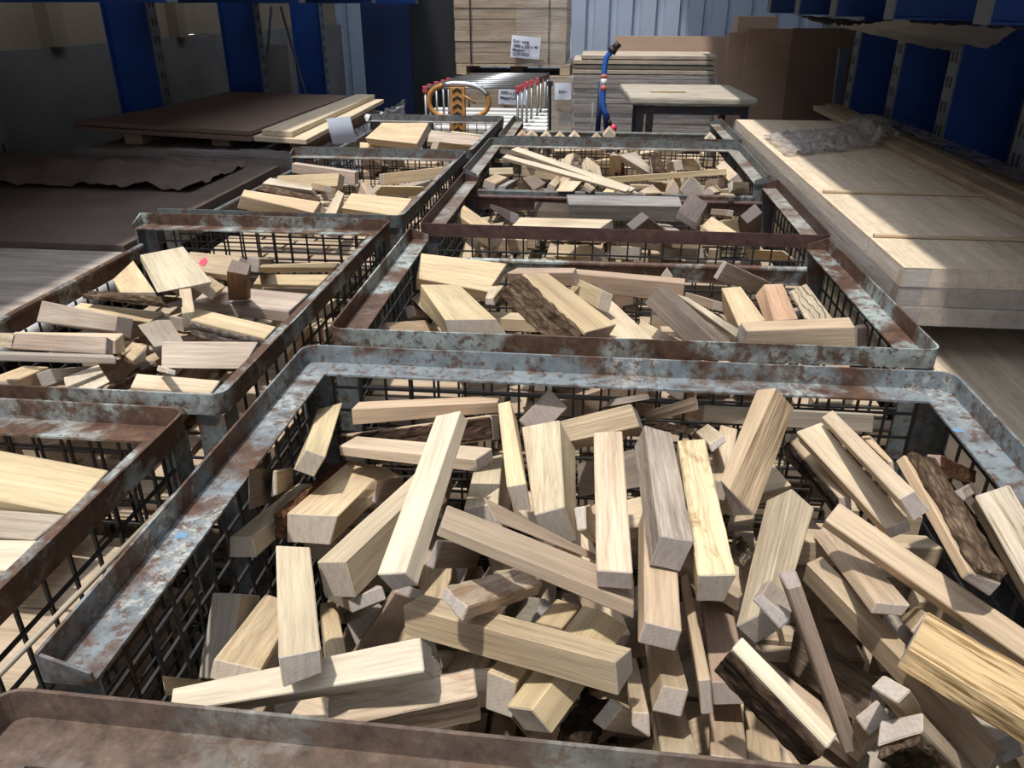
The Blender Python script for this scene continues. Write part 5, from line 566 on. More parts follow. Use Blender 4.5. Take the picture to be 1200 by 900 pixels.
# ------------------------------------------------------------------ wood offcuts
CORN = ((0, 0, 0), (1, 0, 0), (0, 1, 0), (1, 1, 0), (0, 0, 1), (1, 0, 1), (0, 1, 1), (1, 1, 1))
def tri(c, u, v, w):
    p = Vector((0, 0, 0))
    for k, (a, b, d) in enumerate(CORN): p += c[k]*((u if a else 1-u)*(v if b else 1-v)*(w if d else 1-w))
    return p
def steps(n, b): return [0.0, b]+[b+(1-2*b)*i/n for i in range(1, n)]+[1-b, 1.0]
def hexmesh(name, c, mats, rough=.0004, n=(8, 3, 3), bevel=.0016, lo=(0, 0, 0), hi=(1, 1, 1), seed=0, only=None, freq=30):
    """closed block inside the eight corners c; side faces use slot 0, the two sawn ends slot 1"""
    dim = [(c[1]-c[0]).length*(hi[0]-lo[0]), (c[2]-c[0]).length*(hi[1]-lo[1]), (c[4]-c[0]).length*(hi[2]-lo[2])]
    S = [[lo[a]+(hi[a]-lo[a])*t for t in steps(n[a], min(.3, bevel/max(dim[a], .004)))] for a in range(3)]
    idx = {}; V = []; F = []; MI = []
    ctr = tri(c, .5, .5, .5)
    cen = tri(c, (lo[0]+hi[0])/2, (lo[1]+hi[1])/2, (lo[2]+hi[2])/2)
    N = [len(s) for s in S]; off = Vector((seed*1.7, seed*.9, seed*2.3))
    def vert(i, j, k):
        key = (i, j, k)
        if key in idx: return idx[key]
        t = [S[0][i], S[1][j], S[2][k]]; e = [i in (0, N[0]-1), j in (0, N[1]-1), k in (0, N[2]-1)]
        if sum(e) >= 2:          # ease the arrises
            for a, q in enumerate((i, j, k)):
                if e[a]: t[a] += (S[a][1]-S[a][0])*.55*(1 if q == 0 else -1)
        p = tri(c, *t)
        if rough:
            h = noise.noise(p*freq+off)*.5+.5+(noise.noise(p*freq*3.1+off)*.3)
            d = cen-p; L = d.length
            if L > 1e-5:
                m = Vector((0, d.y, d.z)); m = m/max(m.length, 1e-6)
                p = p+m*(rough*2*max(0, h))
        idx[key] = len(V); V.append(p); return idx[key]
    def face(a, fix):
        o = [x for x in range(3) if x != a]
        for x in range(N[o[0]]-1):
            for y in range(N[o[1]]-1):
                q = []
                for (dx, dy) in ((0, 0), (1, 0), (1, 1), (0, 1)):
                    t = [0, 0, 0]; t[a] = fix; t[o[0]] = x+dx; t[o[1]] = y+dy; q.append(vert(*t))
                F.append(q); MI.append(1 if a == 0 else (2 if only and a == (1 if only[0] == 'w' else 2) and (fix == 0) == (only[1] == '0') else 0))
    for a in range(3):
        face(a, 0); face(a, N[a]-1)
    me = bpy.data.meshes.new(name); me.from_pydata(V, [], F)
    for m in mats: me.materials.append(m)
    for p, i in zip(me.polygons, MI): p.material_index = min(i, len(mats)-1)
    bm = bmesh.new(); bm.from_mesh(me); bmesh.ops.recalc_face_normals(bm, faces=bm.faces); bm.to_mesh(me); bm.free()
    return me
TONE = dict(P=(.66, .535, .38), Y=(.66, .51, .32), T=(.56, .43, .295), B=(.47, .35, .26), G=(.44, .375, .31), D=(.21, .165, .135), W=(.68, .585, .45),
            R=(.60, .47, .34), K=(.3, .2, .14), O=(.56, .41, .27), Z=(.62, .50, .36))
SPECIAL = dict(Y2=((.72, .59, .37), 'spalt', .0016), Y3=((.70, .52, .28), 'furrow', .0022), R1=((.66, .53, .40), 'rotten', .0022), G2=((.46, .38, .31), 'grey', .0012),
               G3=((.30, .23, .17), 'shag', .002), W2=((.70, .60, .46), 'furrow', .001), O2=((.60, .39, .26), 'clean', .0005), O3=((.32, .19, .10), 'streak', .0005),
               D2=((.24, .20, .19), 'grey', .001), G4=((.36, .34, .33), 'grey', .0008), P2=((.60, .50, .37), 'clean', .0005), B2=((.56, .455, .37), 'streak', .0005),
               R2=((.40, .22, .13), 'streak', .0012), K=((.3, .2, .14), 'bark', .004), K2=((.1, .07, .05), 'bark_black', .004), K3=((.3, .25, .2), 'bark_lichen', .005),
               K4=((.3, .2, .14), 'bark_scaly', .0035), Z=((.62, .50, .36), 'zebra', .0006))
BARKOF = dict(a03='bark', a05='inner', a53='bark_black', a65='bark_scaly', a68='bark_scaly', a80='bark', b06='bark_scaly', d12='bark_lichen', d14='inner', d16='bark', f14='inner', f26='bark_grey')
CAGE = {'1': 'the nearest cage', '2': 'the second cage', '3': 'the third cage', '4': 'the fourth cage', '5': 'the farthest cage', 'L1': 'the near left cage',
        'L2': 'the second left cage', 'L3': 'the third left cage', 'L4': 'the farthest left cage'}
GRP = dict(a='1', b='2', c='3', d='4', e='5', f='L2', g='L1', h='L3', k='L4')
def put_block(bid, raw, tone, bk, label, group):
    P = [Vector((raw[i]*1e-4, raw[i+1]*1e-4, raw[i+2]*1e-4+Z0)) for i in range(0, 24, 3)]
    X = (sum((P[i] for i in (1, 3, 5, 7)), Vector())-sum((P[i] for i in (0, 2, 4, 6)), Vector())).normalized()
    Y = sum((P[i] for i in (2, 3, 6, 7)), Vector())-sum((P[i] for i in (0, 1, 4, 5)), Vector())
    Y = (Y-X*Y.dot(X)).normalized(); Z = X.cross(Y)
    ctr = sum(P, Vector())/8
    R = Matrix((X, Y, Z)).transposed()
    c = [R.transposed() @ (p-ctr) for p in P]
    rnd = random.Random(bid)
    col, mt, rg = SPECIAL.get(tone, (TONE[tone[0]], rnd.choice(['wood', 'wood', 'streak', 'clean']), .0005))
    j = rnd.uniform(.93, 1.07); col = tuple(min(.85, v*j*rnd.uniform(.98, 1.02)) for v in col)
    near = bid[0] in 'abf'
    n = (14, 5, 5) if rg > .001 and near else (6, 2, 2)
    mats = [M[mt], M['end']] if not mt.startswith('bark') else [M[mt], M[mt] if tone in ('K2', 'K3') else M['end']]
    lo, hi = [0, 0, 0], [1, 1, 1]; sub = None
    if bk in ('w0', 't0', 'w1') and bid in BARKOF:
        a = 1 if bk[0] == 'w' else 2; d = (c[2]-c[0]).length if a == 1 else (c[4]-c[0]).length
        th = min(.45, {'a05': .026, 'b06': .02}.get(bid, .011 if near else .008)/d)
        sub = (a, th, bk[1] == '0')
        if bk[1] == '0': lo[a] = th
        else: hi[a] = 1-th
    name = 'bark_piece' if bk == 'all' else ('wood_stick' if bid in ('d01', 'd02', 'd19') else 'wood_offcut')
    torn = bk.endswith('r') and bk != ''
    if torn: mats.append(M['inner'] if bid == 'a69' else M['shag'])
    o = bpy.data.objects.new(name, hexmesh(name, c, mats, rg, n, only=(bk[:2] if torn else None), lo=lo, hi=hi, seed=rnd.random()*9, freq=26 if rg > .001 else 12))
    COL.objects.link(o)
    o.matrix_world = Matrix.Translation(ctr) @ R.to_4x4()
    o.color = (*col, 1)
    if sub:
        a, th, low = sub; lo2, hi2 = [0, 0, 0], [1, 1, 1]
        if low: hi2[a] = th
        else: lo2[a] = 1-th
        b = bpy.data.objects.new('bark', hexmesh('bark', c, [M[BARKOF[bid]]], .0042 if near else .003, (22, 6, 6) if near else (8, 3, 3), bevel=.002, lo=lo2, hi=hi2, seed=rnd.random()*9, freq=42))
        COL.objects.link(b); b.parent = o; b.color = (*col, 1); b['label'] = 'rough bark edge'
    if bid == 'f18':
        q = MB(); m = tri(c, .60, .5, 0)
        nrm = (tri(c, .6, .5, 0)-tri(c, .6, .5, 1)).normalized(); ux = (c[1]-c[0]).normalized(); uy = nrm.cross(ux)
        pts = [m+nrm*.0006+ux*(.022*math.cos(t*PI/6)*(1+.2*math.sin(3*t)))+uy*(.013*math.sin(t*PI/6)*(1+.25*math.cos(5*t))) for t in range(12)]
        q.add(pts+[p+nrm*.0006 for p in pts], [tuple(range(12)), tuple(range(23, 11, -1))]+[(k, (k+1) % 12, 12+(k+1) % 12, 12+k) for k in range(12)])
        me = bpy.data.meshes.new('paint_spot'); me.from_pydata(q.v, [], q.f); me.materials.append(M['pink'])
        s = bpy.data.objects.new('paint_spot', me); COL.objects.link(s); s.parent = o; s['label'] = 'pink paint spot'
    return tag(o, label, 'bark' if bk == 'all' else ('stick' if name == 'wood_stick' else 'offcut'), group)
for line in BLOCKS.strip().splitlines():
    bid, tone, bk, label, raw = line.split('|')
    key = bid[1:-2] if bid[0] == 'z' else None
    if key:
        key = key[1] if key[0] == 'B' else key
        tone = random.Random(bid).choice('PYTBGTPB')
        put_block(bid, [int(v) for v in raw.split()], tone, '', 'wood offcut mostly buried beneath the top pieces in '+CAGE[key], 'buried offcuts in '+CAGE[key])
    else:
        put_block(bid, [int(v) for v in raw.split()], tone, bk, label, 'offcuts heaped in '+CAGE[GRP[bid[0]]])

# ------------------------------------------------------------------ mesh cages
LIP, FL, TH = .035, .055, .004
BINS = dict(
    B0=(.044, -.315, -.58, 0, 'f', 'rust_brown', 'empty rusty cage at the very bottom edge, its back rail running across the foreground'),
    B1=(.057, .540, .27, 0, 'f', 'rust_blue', 'nearest full steel mesh cage with worn blue-grey rail, heaped with offcuts'),
    B2=(.072, 1.436, .96, 0, 'b', 'rust_pale', 'second mesh cage of the middle row with pale flaking side rails'),
    B3=(.075, 2.275, -.27, 0, 'b', 'rust_red', 'third mesh cage of the middle row with dark red-brown front rail'),
    B4=(.064, 3.155, -.27, 0, 'f', 'rust_grey', 'fourth mesh cage of the middle row with grey rails and long white sticks'),
    B5=(.097, 4.030, .2, 0, 'b', 'rust_grey', 'farthest mesh cage of the middle row, in front of the stacked slabs'),
    L1=(-1.046, -.135, 0, 1, 'l', 'rust_pale', 'near left mesh cage holding wide flat boards'),
    L2=(-1.010, 1.110, .48, 1, 'l', 'rust_pale', 'second mesh cage of the left row, heaped with offcuts'),
    L3=(-.996, 2.365, -.4, 1, 'l', 'rust_grey', 'third mesh cage of the left row with a grey back rail'),
    L4=(-.965, 3.59, -.2, 1, 'l', 'rust_grey', 'farthest mesh cage of the left row, in front of the loop handle'))
def cage(cx, y0, yaw, rot, gate, steel, label):
    w, d = (.805, 1.2) if rot else (1.2, .805)
    T = Matrix.Translation(W(cx, y0, 0)) @ Matrix.Rotation(math.radians(yaw), 4, 'Z') @ Matrix.Translation((0, d/2, 0))
    # local frame turned so that the drop gate is always on the +b side
    k = {'b': 0, 'l': 1, 'f': 2, 'r': 3}[gate]
    T = T @ Matrix.Rotation(k*PI/2, 4, 'Z')
    a, b = (w, d) if k % 2 == 0 else (d, w)          # a across, b towards the gate
    base = T @ Vector((0, 0, -Z0))
    root = empty('mesh_cage', base, label, 'cage', 'steel mesh cages')
    def fin(q, name, mats, **kw):
        q.v = [T @ p for p in q.v]; return q.make(name, mats, root, **kw)
    st = M[steel]
    # rim: an L section swept round three sides with rounded corners
    q = MB(); sec = [(0, 0), (TH, 0), (TH, -LIP), (FL, -LIP), (FL, -LIP-TH), (0, -LIP-TH)]
    def path(s):
        r = max(.028-s, .002); x, y = a/2-s, b/2-s; pts = [(-x, b/2)]
        for (ccx, ccy, a0) in ((-x+r, -y+r, PI), (x-r, -y+r, 1.5*PI)):
            for t in range(6): pts.append((ccx+r*math.cos(a0+t*PI/10), ccy+r*math.sin(a0+t*PI/10)))
        pts.append((x, b/2)); return pts
    cols = [[Vector((x, y, z)) for (x, y) in path(s)] for s, z in sec]
    v = [p for c in cols for p in c]; L = len(cols[0]); f = []; kinds = []
    # subdivide long runs for a slightly battered edge
    for i in range(6):
        j = (i+1) % 6
        for t in range(L-1): f.append((i*L+t, i*L+t+1, j*L+t+1, j*L+t)); kinds.append(1 if i == 2 else 0)
    f += [tuple(i*L for i in range(6)), tuple(i*L+L-1 for i in range(5, -1, -1))]
    q.add(v, f); q.mi[-len(f):] = kinds+[0, 0]
    for sx in (-1, 1):           # return lips that close the rail ends at the gate
        xo, xi = sx*(a/2-.0005), sx*(a/2-FL)
        c = [(xo, b/2-TH, -LIP-.002), (xi, b/2-TH, -LIP-.002), (xi, b/2, -LIP-.002), (xo, b/2, -LIP-.002)]
        q.hexa([Vector(p) for p in c]+[Vector((p[0], p[1], -.001 if p[0] == xo else -.022)) for p in c])
    fin(q, 'rim', [st, M['rust_flange'] if steel in ('rust_red', 'rust_grey') else st])
    for sx in (-1, 1):
        for sy in (-1, 1):
            q = MB(); x, y = sx*(a/2-.006), sy*(b/2-.006); zt = -LIP-TH-.001
            q.box(min(x, x-sx*.05), max(x, x-sx*.05), min(y, y-sy*.005), max(y, y-sy*.005), -.90, zt)
            q.box(min(x, x-sx*.005), max(x, x-sx*.005), min(y-sy*.005, y-sy*.05), max(y-sy*.005, y-sy*.05), -.90, zt)
            fin(q, 'corner_post', M['rust_grey'] if steel != 'rust_red' else M['dark_steel'])
            q = MB(); q.box(min(x, x-sx*.07), max(x, x-sx*.07), min(y, y-sy*.07), max(y, y-sy*.07), -.97, -.90); fin(q, 'foot', M['dark_steel'])
    def panel(p0, p1, ztop):
        q = MB(); dx = Vector((p1[0]-p0[0], p1[1]-p0[1], 0)); L = dx.length; dx /= L; nn = Vector((-dx.y, dx.x, 0))*.002
        o = Vector((p0[0], p0[1], 0)); nv = int(L/.05); zb = -.86
        def rod(A, B, shift):
            ax = (B-A).normalized(); s1 = Vector((-dx.y, dx.x, 0))*.0022; s2 = ax.cross(s1).normalized()*.0022
            A, B = A+shift, B+shift
            q.hexa([A-s1-s2, A+s1-s2, A+s1+s2, A-s1+s2, B-s1-s2, B+s1-s2, B+s1+s2, B-s1+s2])
        for i in range(nv+1):
            p = o+dx*(L*i/nv); rod(p+Vector((0, 0, zb)), p+Vector((0, 0, ztop)), nn)
        z = ztop-.045
        while z > zb:
            rod(o+Vector((0, 0, z)), o+dx*L+Vector((0, 0, z)), -nn); z -= .05
        return q
    e = .012; g_ = .055
    for p0, p1, zt in (((-a/2+g_, -b/2+e), (a/2-g_, -b/2+e), -LIP-TH), ((-a/2+e, -b/2+g_), (-a/2+e, b/2-g_), -LIP-TH), ((a/2-e, -b/2+g_), (a/2-e, b/2-g_), -LIP-TH)):
        fin(panel(p0, p1, zt), 'mesh_panel', M['wire'])
    # drop gate: round top bar over a flat steel face, mesh below
    q = MB(); x0, x1 = -a/2+.05, a/2-.05
    q.tube([(x0, b/2-.014, -.092), (x1, b/2-.014, -.092)], .0085, 10)
    q.box(x0, x1, b/2-.012, b/2-.006, -.142, -.092)
    gt = fin(q, 'drop_gate', st)
    q = panel((-a/2+g_, b/2-.016), (a/2-g_, b/2-.016), -.142); q.v = [T @ p for p in q.v]; q.make('gate_mesh', M['wire'], gt)
    q = MB(); q.box(-a/2+.012, a/2-.012, -b/2+.012, b/2-.012, -.885, -.868); fin(q, 'floor_sheet', M['pan'])
    return root
cages = {key: cage(*args) for key, args in BINS.items()}
for px, py, mt, lb, sz in ((154, 551, 'yellowchip', 'small yellow paint chip', .006), (212, 627, 'bluechip', 'light blue paint smear', .008), (1122, 504, 'bluechip', 'light blue paint patch', .008)):
    c = az(px, py, -LIP+.0006); q = MB()
    P = [c+Vector((sz*math.cos(t*PI/5)*(1+.3*math.sin(3*t)), .9*sz*math.sin(t*PI/5)*(1+.3*math.cos(2*t)), 0)) for t in range(10)]
    q.add(P+[p-Vector((0, 0, .0005)) for p in P], [tuple(range(10)), tuple(range(19, 9, -1))]+[(k, (k+1) % 10, 10+(k+1) % 10, 10+k) for k in range(10)])
    q.make('paint_mark', M[mt], cages['B1'])['label'] = lb
q = MB(); q.tube([ax(-40, 830, -.598), ax(100, 688, -.600), ax(205, 580, -.602)], .0035, 8); q.make('side_wire', M['wirelight'], cages['L1'], smooth=True)['label'] = 'tan loose side wire'
# the buried bulk of each heap, which nobody could count
placed = []
for o in COL.objects:
    if o.get('category') in ('offcut', 'bark', 'stick'):
        pts = [o.matrix_world @ v.co for v in o.data.vertices]
        L3 = [v.co for v in o.data.vertices]
        placed.append((o.matrix_world.inverted(), [min(p[i] for p in L3)-.004 for i in range(3)], [max(p[i] for p in L3)+.004 for i in range(3)],
                       [min(p[i] for p in pts) for i in range(3)], [max(p[i] for p in pts) for i in range(3)], pts[::3]))
hq = MB(); hr = random.Random(3)
GRID = [(a/3, b/1.5, c/1.5) for a in range(-3, 4) for b in (-1.5, 0, 1.5) for c in (-1.5, 0, 1.5)]
for key, (nx, ny, H) in HG.items():
    cx, y0, yaw, rot, *_ = BINS[key]; w, d = (.805, 1.2) if rot else (1.2, .805)
    T = Matrix.Translation(W(cx, y0, 0)) @ Matrix.Rotation(math.radians(yaw), 4, 'Z') @ Matrix.Translation((0, d/2, 0)); TI = T.inverted()
    def height(p):
        q = TI @ p; i = (q.x+w/2-.03)/(w-.06)*(nx-1); j = (q.y+d/2-.03)/(d-.06)*(ny-1)
        return min(H[min(ny-1, max(0, int(j)+b))*nx+min(nx-1, max(0, int(i)+a))] for a in (0, 1) for b in (0, 1))*.01+Z0
    near = [p for p in placed if abs((TI @ Vector(((p[3][0]+p[4][0])/2, (p[3][1]+p[4][1])/2, 0))).x) < w/2+.1 and abs((TI @ Vector(((p[3][0]+p[4][0])/2, (p[3][1]+p[4][1])/2, 0))).y) < d/2+.1]
    z = -.862; lay = 0; RW = .15 if key == 'L1' else .055
    while z < -.15:
        flip = lay % 2; A, B = (w-.06, d-.06) if not flip else (d-.06, w-.06)
        y = -B/2
        while y+RW-.005 < B/2:
            x = -A/2+hr.uniform(0, .03)
            while True:
                L = hr.uniform(.14, .3)*(2.2 if key == 'L1' else 1)
                if x+L > A/2: L = A/2-x
                if L < .06: break
                m = T @ Matrix.Rotation(PI/2*flip, 4, 'Z') @ Matrix.Translation((x+L/2, y+RW/2-.001, z+.024)) @ Matrix.Rotation(hr.uniform(-.03, .03), 4, 'Z')
                ww, hh, ll = (hr.uniform(.036, .045) if RW < .1 else .143)/2, hr.uniform(.038, .046)/2, L/2-.004; x += L+.004
                S = [m @ Vector((a*ll, b/1.0*ww, c*hh)) for a, b, c in GRID]
                lo = [min(p[i] for p in S) for i in range(3)]; hi = [max(p[i] for p in S) for i in range(3)]
                if any(p.z > height(p) for p in S[-9:]+S[:9]+S[27:36]): continue
                bad = False; mi = m.inverted()
                for (inv, l0, h0, wl, wh, vs) in near:
                    if any(lo[i] > wh[i] or wl[i] > hi[i] for i in range(3)): continue
                    for p in S:
                        q = inv @ p
                        if l0[0] < q.x < h0[0] and l0[1] < q.y < h0[1] and l0[2] < q.z < h0[2]: bad = True; break
                    if not bad:
                        for p in vs:
                            q = mi @ p
                            if abs(q.x) < ll+.003 and abs(q.y) < ww+.003 and abs(q.z) < hh+.003: bad = True; break
                    if bad: break
                if not bad: hq.box(-ll, ll, -ww, ww, -hh, hh, 0, m)
            y += RW
        z += .052; lay += 1
heap = hq.make('offcut_heap', M['wood']); heap.color = (.50, .39, .28, 1)
tag(heap, 'lower layers of wood offcuts buried deep in the mesh cages', 'offcuts', kind='stuff')
# ------------------------------------------------------------------ the hall
def structure(o): o['kind'] = 'structure'; return o
q = MB(); q.box(-3.6, 2.9, -9, 11.2, -1.07, -.97); q.v = [p+Vector((0, 0, Z0)) for p in q.v]; structure(q.make('floor', M['floor']))
def wbox(name, mt, x0, x1, y0, y1, z0, z1, bev=0, parent=None):
    q = MB(); q.box(x0, x1, y0, y1, z0+Z0, z1+Z0); return q.make(name, mt, parent, bev=bev)
wl = structure(wbox('wall_left', M['concrete'], -3.60, -3.42, -3, 11.2, -.97, .345))
# timber-lined upper part of the left wall
q = MB()
for y0, y1, zz in ((-3, 6.72, .345), (6.72, 7.22, .357), (7.22, 11.2, .345)): q.box(-3.60, -3.47, y0, y1, zz+Z0, 3.6+Z0)
structure(q.make('wall_left_upper', M['clad']))
for i, yy in enumerate((.6, 2.2, 3.75, 4.95, 6.55, 8.1, 9.7)):
    structure(wbox('trim_%d' % (i+1), M['clad'], -3.47, -3.38, yy, yy+.14, .346, 3.6))
q = MB()          # corrugated sheet back wall
YB = 10.9; x = -3.6; prof = []
while x < 2.95:
    prof += [(x, YB), (x+.17, YB), (x+.19, YB+.06), (x+.265, YB+.06)]; x += .29
v = [Vector((a, b, z+Z0)) for z in (-.97, 3.6) for (a, b) in prof]; L = len(prof)
v2 = [p+Vector((0, .02, 0)) for p in v]
q.add(v+v2, [(i, i+1, L+i+1, L+i) for i in range(L-1)]+[(2*L+i+1, 2*L+i, 3*L+i, 3*L+i+1) for i in range(L-1)])
structure(q.make('wall_back', M['corr']))
structure(wbox('wall_right', M['concrete'], 2.72, 2.9, -3, 11.2, -.97, 3.6))

# ------------------------------------------------------------------ cantilever racks
def column(x, y, sgn, arms, label, top=2.2):
    """I section column; its flange with paired slots faces the aisle (sgn = side the web runs away to)"""
    r = empty('rack_column', W(x, y, -.97), label, 'rack', 'cantilever rack columns')
    wd, fl = .30, .105
    q = MB(); q.box(min(x, x+sgn*wd), max(x, x+sgn*wd), y-.006, y+.006, -.97+Z0, top+Z0); q.make('web', M['rackblue'], r)
    for nm, xx in (('flange', x), ('flange', x+sgn*wd)):
        q = MB(); q.box(xx-.005, xx+.005, y-fl/2, y+fl/2, -.97+Z0, top+Z0); o = q.make(nm, M['rackflange'] if xx == x else M['rackblue'], r)
        if xx == x:
            h = MB(); z = -.9
            while z < .62:
                for dy in (-.026, .014): h.box(x-sgn*.0075, x-sgn*.0045, y+dy, y+dy+.013, z+Z0, z+.045+Z0)
                z += .105
            h.make('slot_row', M['black'], o)
    q = MB(); q.box(min(x-sgn*.02, x+sgn*(wd+.02)), max(x-sgn*.02, x+sgn*(wd+.02)), y-.08, y+.08, -.97+Z0, -.95+Z0); q.make('foot', M['rackblue'], r)
    def arm(xe, zb0, zb1, zt):
        q = MB(); xs = x-sgn*.005
        def seg(y0, y1, za0, za1, zz0, zz1):
            q.hexa([Vector((xs, y0, za0+Z0)), Vector((xe, y0, za1+Z0)), Vector((xe, y1, za1+Z0)), Vector((xs, y1, za0+Z0)),
                    Vector((xs, y0, zz0+Z0)), Vector((xe, y0, zz1+Z0)), Vector((xe, y1, zz1+Z0)), Vector((xs, y1, zz0+Z0))])
        seg(y-.004, y+.004, zb0, zb1, zt, zt)
        seg(y-.04, y+.04, zb0-.006, zb1-.006, zb0, zb1); seg(y-.04, y+.04, zt, zt, zt+.006, zt+.006)
        q.make('arm', M['rackblue'], r)
        q = MB(); q.box(xe-.004, xe+.004, y-.045, y+.045, zb1-.006+Z0, zt+(.03 if zt > 0 else .006)+Z0); q.make('end_plate', M['rackflange'], r)
    return r, arm
LY = (3.58, 5.20, 6.86, 8.49); LN = ('blue rack column nearest on the left, by the brown wrapping', 'wide blue rack column with slots behind the dark boards on the left',
      'second wide blue rack column behind the dark boards on the left', 'third blue column behind the pale board edge on the left')
for y, lb in zip(LY, LN):
    r, arm = column(-2.85, y, -1, 'L', lb); arm(-1.86, .60, .602, .76)
RY = (2.42, 3.185, 3.95, 4.67, 5.46)
RN = ('blue rack column at the very right edge beside the board pack', 'blue rack column on the right standing beside the raised planks, at the edge',
      'tall blue rack column with clear paired slots on the right', 'blue rack column right of the hanging plastic sheet, second with slots', 'farthest blue column on the right, next to the brown panels')
for y, lb in zip(RY, RN):
    r, arm = column(1.56, y, 1, 'R', lb); arm(1.0, .545, .55, .70)
    if y < 5: arm(.80, -.235, -.232, -.163)
def board_pack(name, label, cat, mt, x0, x1, y0, y1, z0, z1, n, jit=.01, group=None, seed=1):
    """pack of boards: each layer a part"""
    r = empty(name, W((x0+x1)/2, (y0+y1)/2, z0), label, cat, group); rr = random.Random(seed); h = (z1-z0)/n
    for k in range(n):
        q = MB(); q.box(x0+rr.uniform(-jit, jit), x1+rr.uniform(-jit, jit), y0+rr.uniform(-jit, jit), y1+rr.uniform(-jit, jit), z0+k*h+.001+Z0, z0+(k+1)*h-.001+Z0)
        o = q.make('board_layer', M[mt], r, bev=.003); k_ = rr.uniform(.85, 1.1); o.color = (*[c*k_ for c in (.40, .29, .2)], 1)
    return r
# goods stored on the upper arms, above the picture: they shade both sides of the aisle
board_pack('board_pack', 'pack of boards stored on the left rack arms overhead', 'boards', 'wood', -2.78, -1.80, -1.5, 7.6, .80, 1.15, 4, seed=3)
board_pack('board_pack', 'pack of boards stored on the right rack arms overhead', 'boards', 'wood', .745, 1.50, -1.5, 7.2, .742, 1.10, 4, 0, seed=4)

# ------------------------------------------------------------------ right-hand panel packs
X0, X1 = .775, 1.50
def timber(name, label, cat, c, x0, x1, y0, y1, z0, z1, mt='clean', group=None, alongy=True, bev=.002):
    cx, cy = (x0+x1)/2, (y0+y1)/2; L, w, h = (y1-y0, x1-x0, z1-z0) if alongy else (x1-x0, y1-y0, z1-z0)
    cc = [Vector((sx*L/2, sy*w/2, sz*h/2)) for sz in (-1, 1) for sy in (-1, 1) for sx in (-1, 1)]
    o = bpy.data.objects.new(name, hexmesh(name, cc, [M[mt], M['end']], .0002, (10, 6, 2), .002)); COL.objects.link(o)
    o.location = W(cx, cy, (z0+z1)/2); o.rotation_euler.z = PI/2 if alongy else 0
    o.color = (*c, 1); return tag(o, label, cat, group)
PAN = (.64, .52, .385)
def staves(name, label, cat, x0, x1, y0, y1, z0, z1, n, group=None, c=PAN, end=True, seed=0):
    """edge-glued panel: staves of slightly different tone, visible as strips"""
    rr = random.Random(seed+int(y0*100)); q = MB(); w = (x1-x0)/n; ms = []
    for i in range(n):
        q.box(x0+i*w+.0003, x0+(i+1)*w-.0003, y0, y1, z0+Z0, z1+Z0, i)
        ms.append(stave_mat[rr.randrange(len(stave_mat))])
    o = q.make(name, ms+[M['end']]); o.color = (*c, 1)
    for p in o.data.polygons:
        if abs(p.normal.y) > .9: p.material_index = n; return tag(o, label, cat, group)
def stave_material(k, v):
    m = wood('stave_wood_%d' % k, ring=.12, fibre=.22, stain=.12); n = m.node_tree.nodes; l = m.node_tree.links
    # grain of these panels runs along Y
    for mp in [x for x in n if x.bl_idname == 'ShaderNodeMapping']:
        s = mp.inputs['Scale'].default_value; mp.inputs['Scale'].default_value = (s[1], s[0], s[2])
    oi = [x for x in n if x.bl_idname == 'ShaderNodeObjectInfo' and x.outputs['Color'].is_linked][0]
    hs = node(n, 'ShaderNodeHueSaturation', Value=v)
    for lk in [lk for lk in l if lk.from_socket == oi.outputs['Color']]:
        to = lk.to_socket; l.remove(lk); l.new(hs.outputs[0], to)
    l.new(oi.outputs['Color'], hs.inputs['Color']); return m
stave_mat = [stave_material(k, v) for k, v in enumerate((.92, 1.0, 1.06, .97, 1.12))]
for k, (z0, z1) in enumerate(((-.102, -.053), (-.153, -.104))):
    low = staves('glued_board', ('lowest' if k else 'middle')+' long glued panel in the wrapped stack on the right', 'panel', X0+.004*k, X1-.01, 1.987-.004*k, 4.82, z0, z1, 12, 'panels in the right stack', (.40, .33, .27), seed=k)
for (y0, y1, lb) in ((1.985, 2.268, 'front short top panel of the right stack, its sawn ends facing the camera'), (2.272, 2.846, 'middle top panel of the right stack between two cross sticks'), (2.85, 4.80, 'long rear top panel of the right stack, partly under crumpled film')):
    staves('glued_board', lb, 'panel', X0, 1.40, y0, y1, -.051, -.001, 9, 'panels in the right stack', PAN, seed=int(y0*10))
for yy, lb in ((2.27, 'nearer thin cross stick on the right stack'), (2.848, 'farther thin cross stick on the right stack')):
    timber('cross_stick', lb, 'stick', (.60, .46, .31), X0+.01, 1.40, yy-.007, yy+.007, 0, .010, alongy=False, group='cross sticks')
for (x0, x1, y0, y1, z1, lb) in ((1.315, 1.395, 2.30, 5.3, .028, 'inner raised plank running along the right stack'), (1.402, 1.47, 2.1, 5.35, .036, 'outer raised plank running along the right stack'), (1.412, 1.50, 1.99, 5.0, -.004, 'low edge plank of the right stack beside the rack columns')):
    timber('raised_plank', lb, 'plank', (.50, .375, .25), x0, x1, y0, y1, (.0 if z1 > 0 else -.05), z1, mt='streak', group='planks along the right stack')
staves('glued_board', 'low pale panel at the right edge in front of the wrapped stack', 'panel', .80, 1.52, .75, 4.7, -.295, -.245, 15, 'low panels on the right', (.60, .49, .37))
staves('glued_board', 'panel right beneath the low pale panel at the right edge', 'panel', .80, 1.52, .76, 4.7, -.346, -.297, 15, 'low panels on the right', (.5, .4, .3))
wbox('x', M['black'], 0, 1, 0, 1, 0, 1) if False else None
r = empty('timber_bearer', W(1.4, 1.2, -.97), 'dark bearer block under the low panels on the right', 'bearer', 'bearers under the low panels')
q = MB(); q.box(.9, 1.5, 1.1, 1.25, Z0-.97, Z0-.348); q.make('block', M['streak'], r)
r2 = r.copy(); COL.objects.link(r2); r2.location.y += 2.6
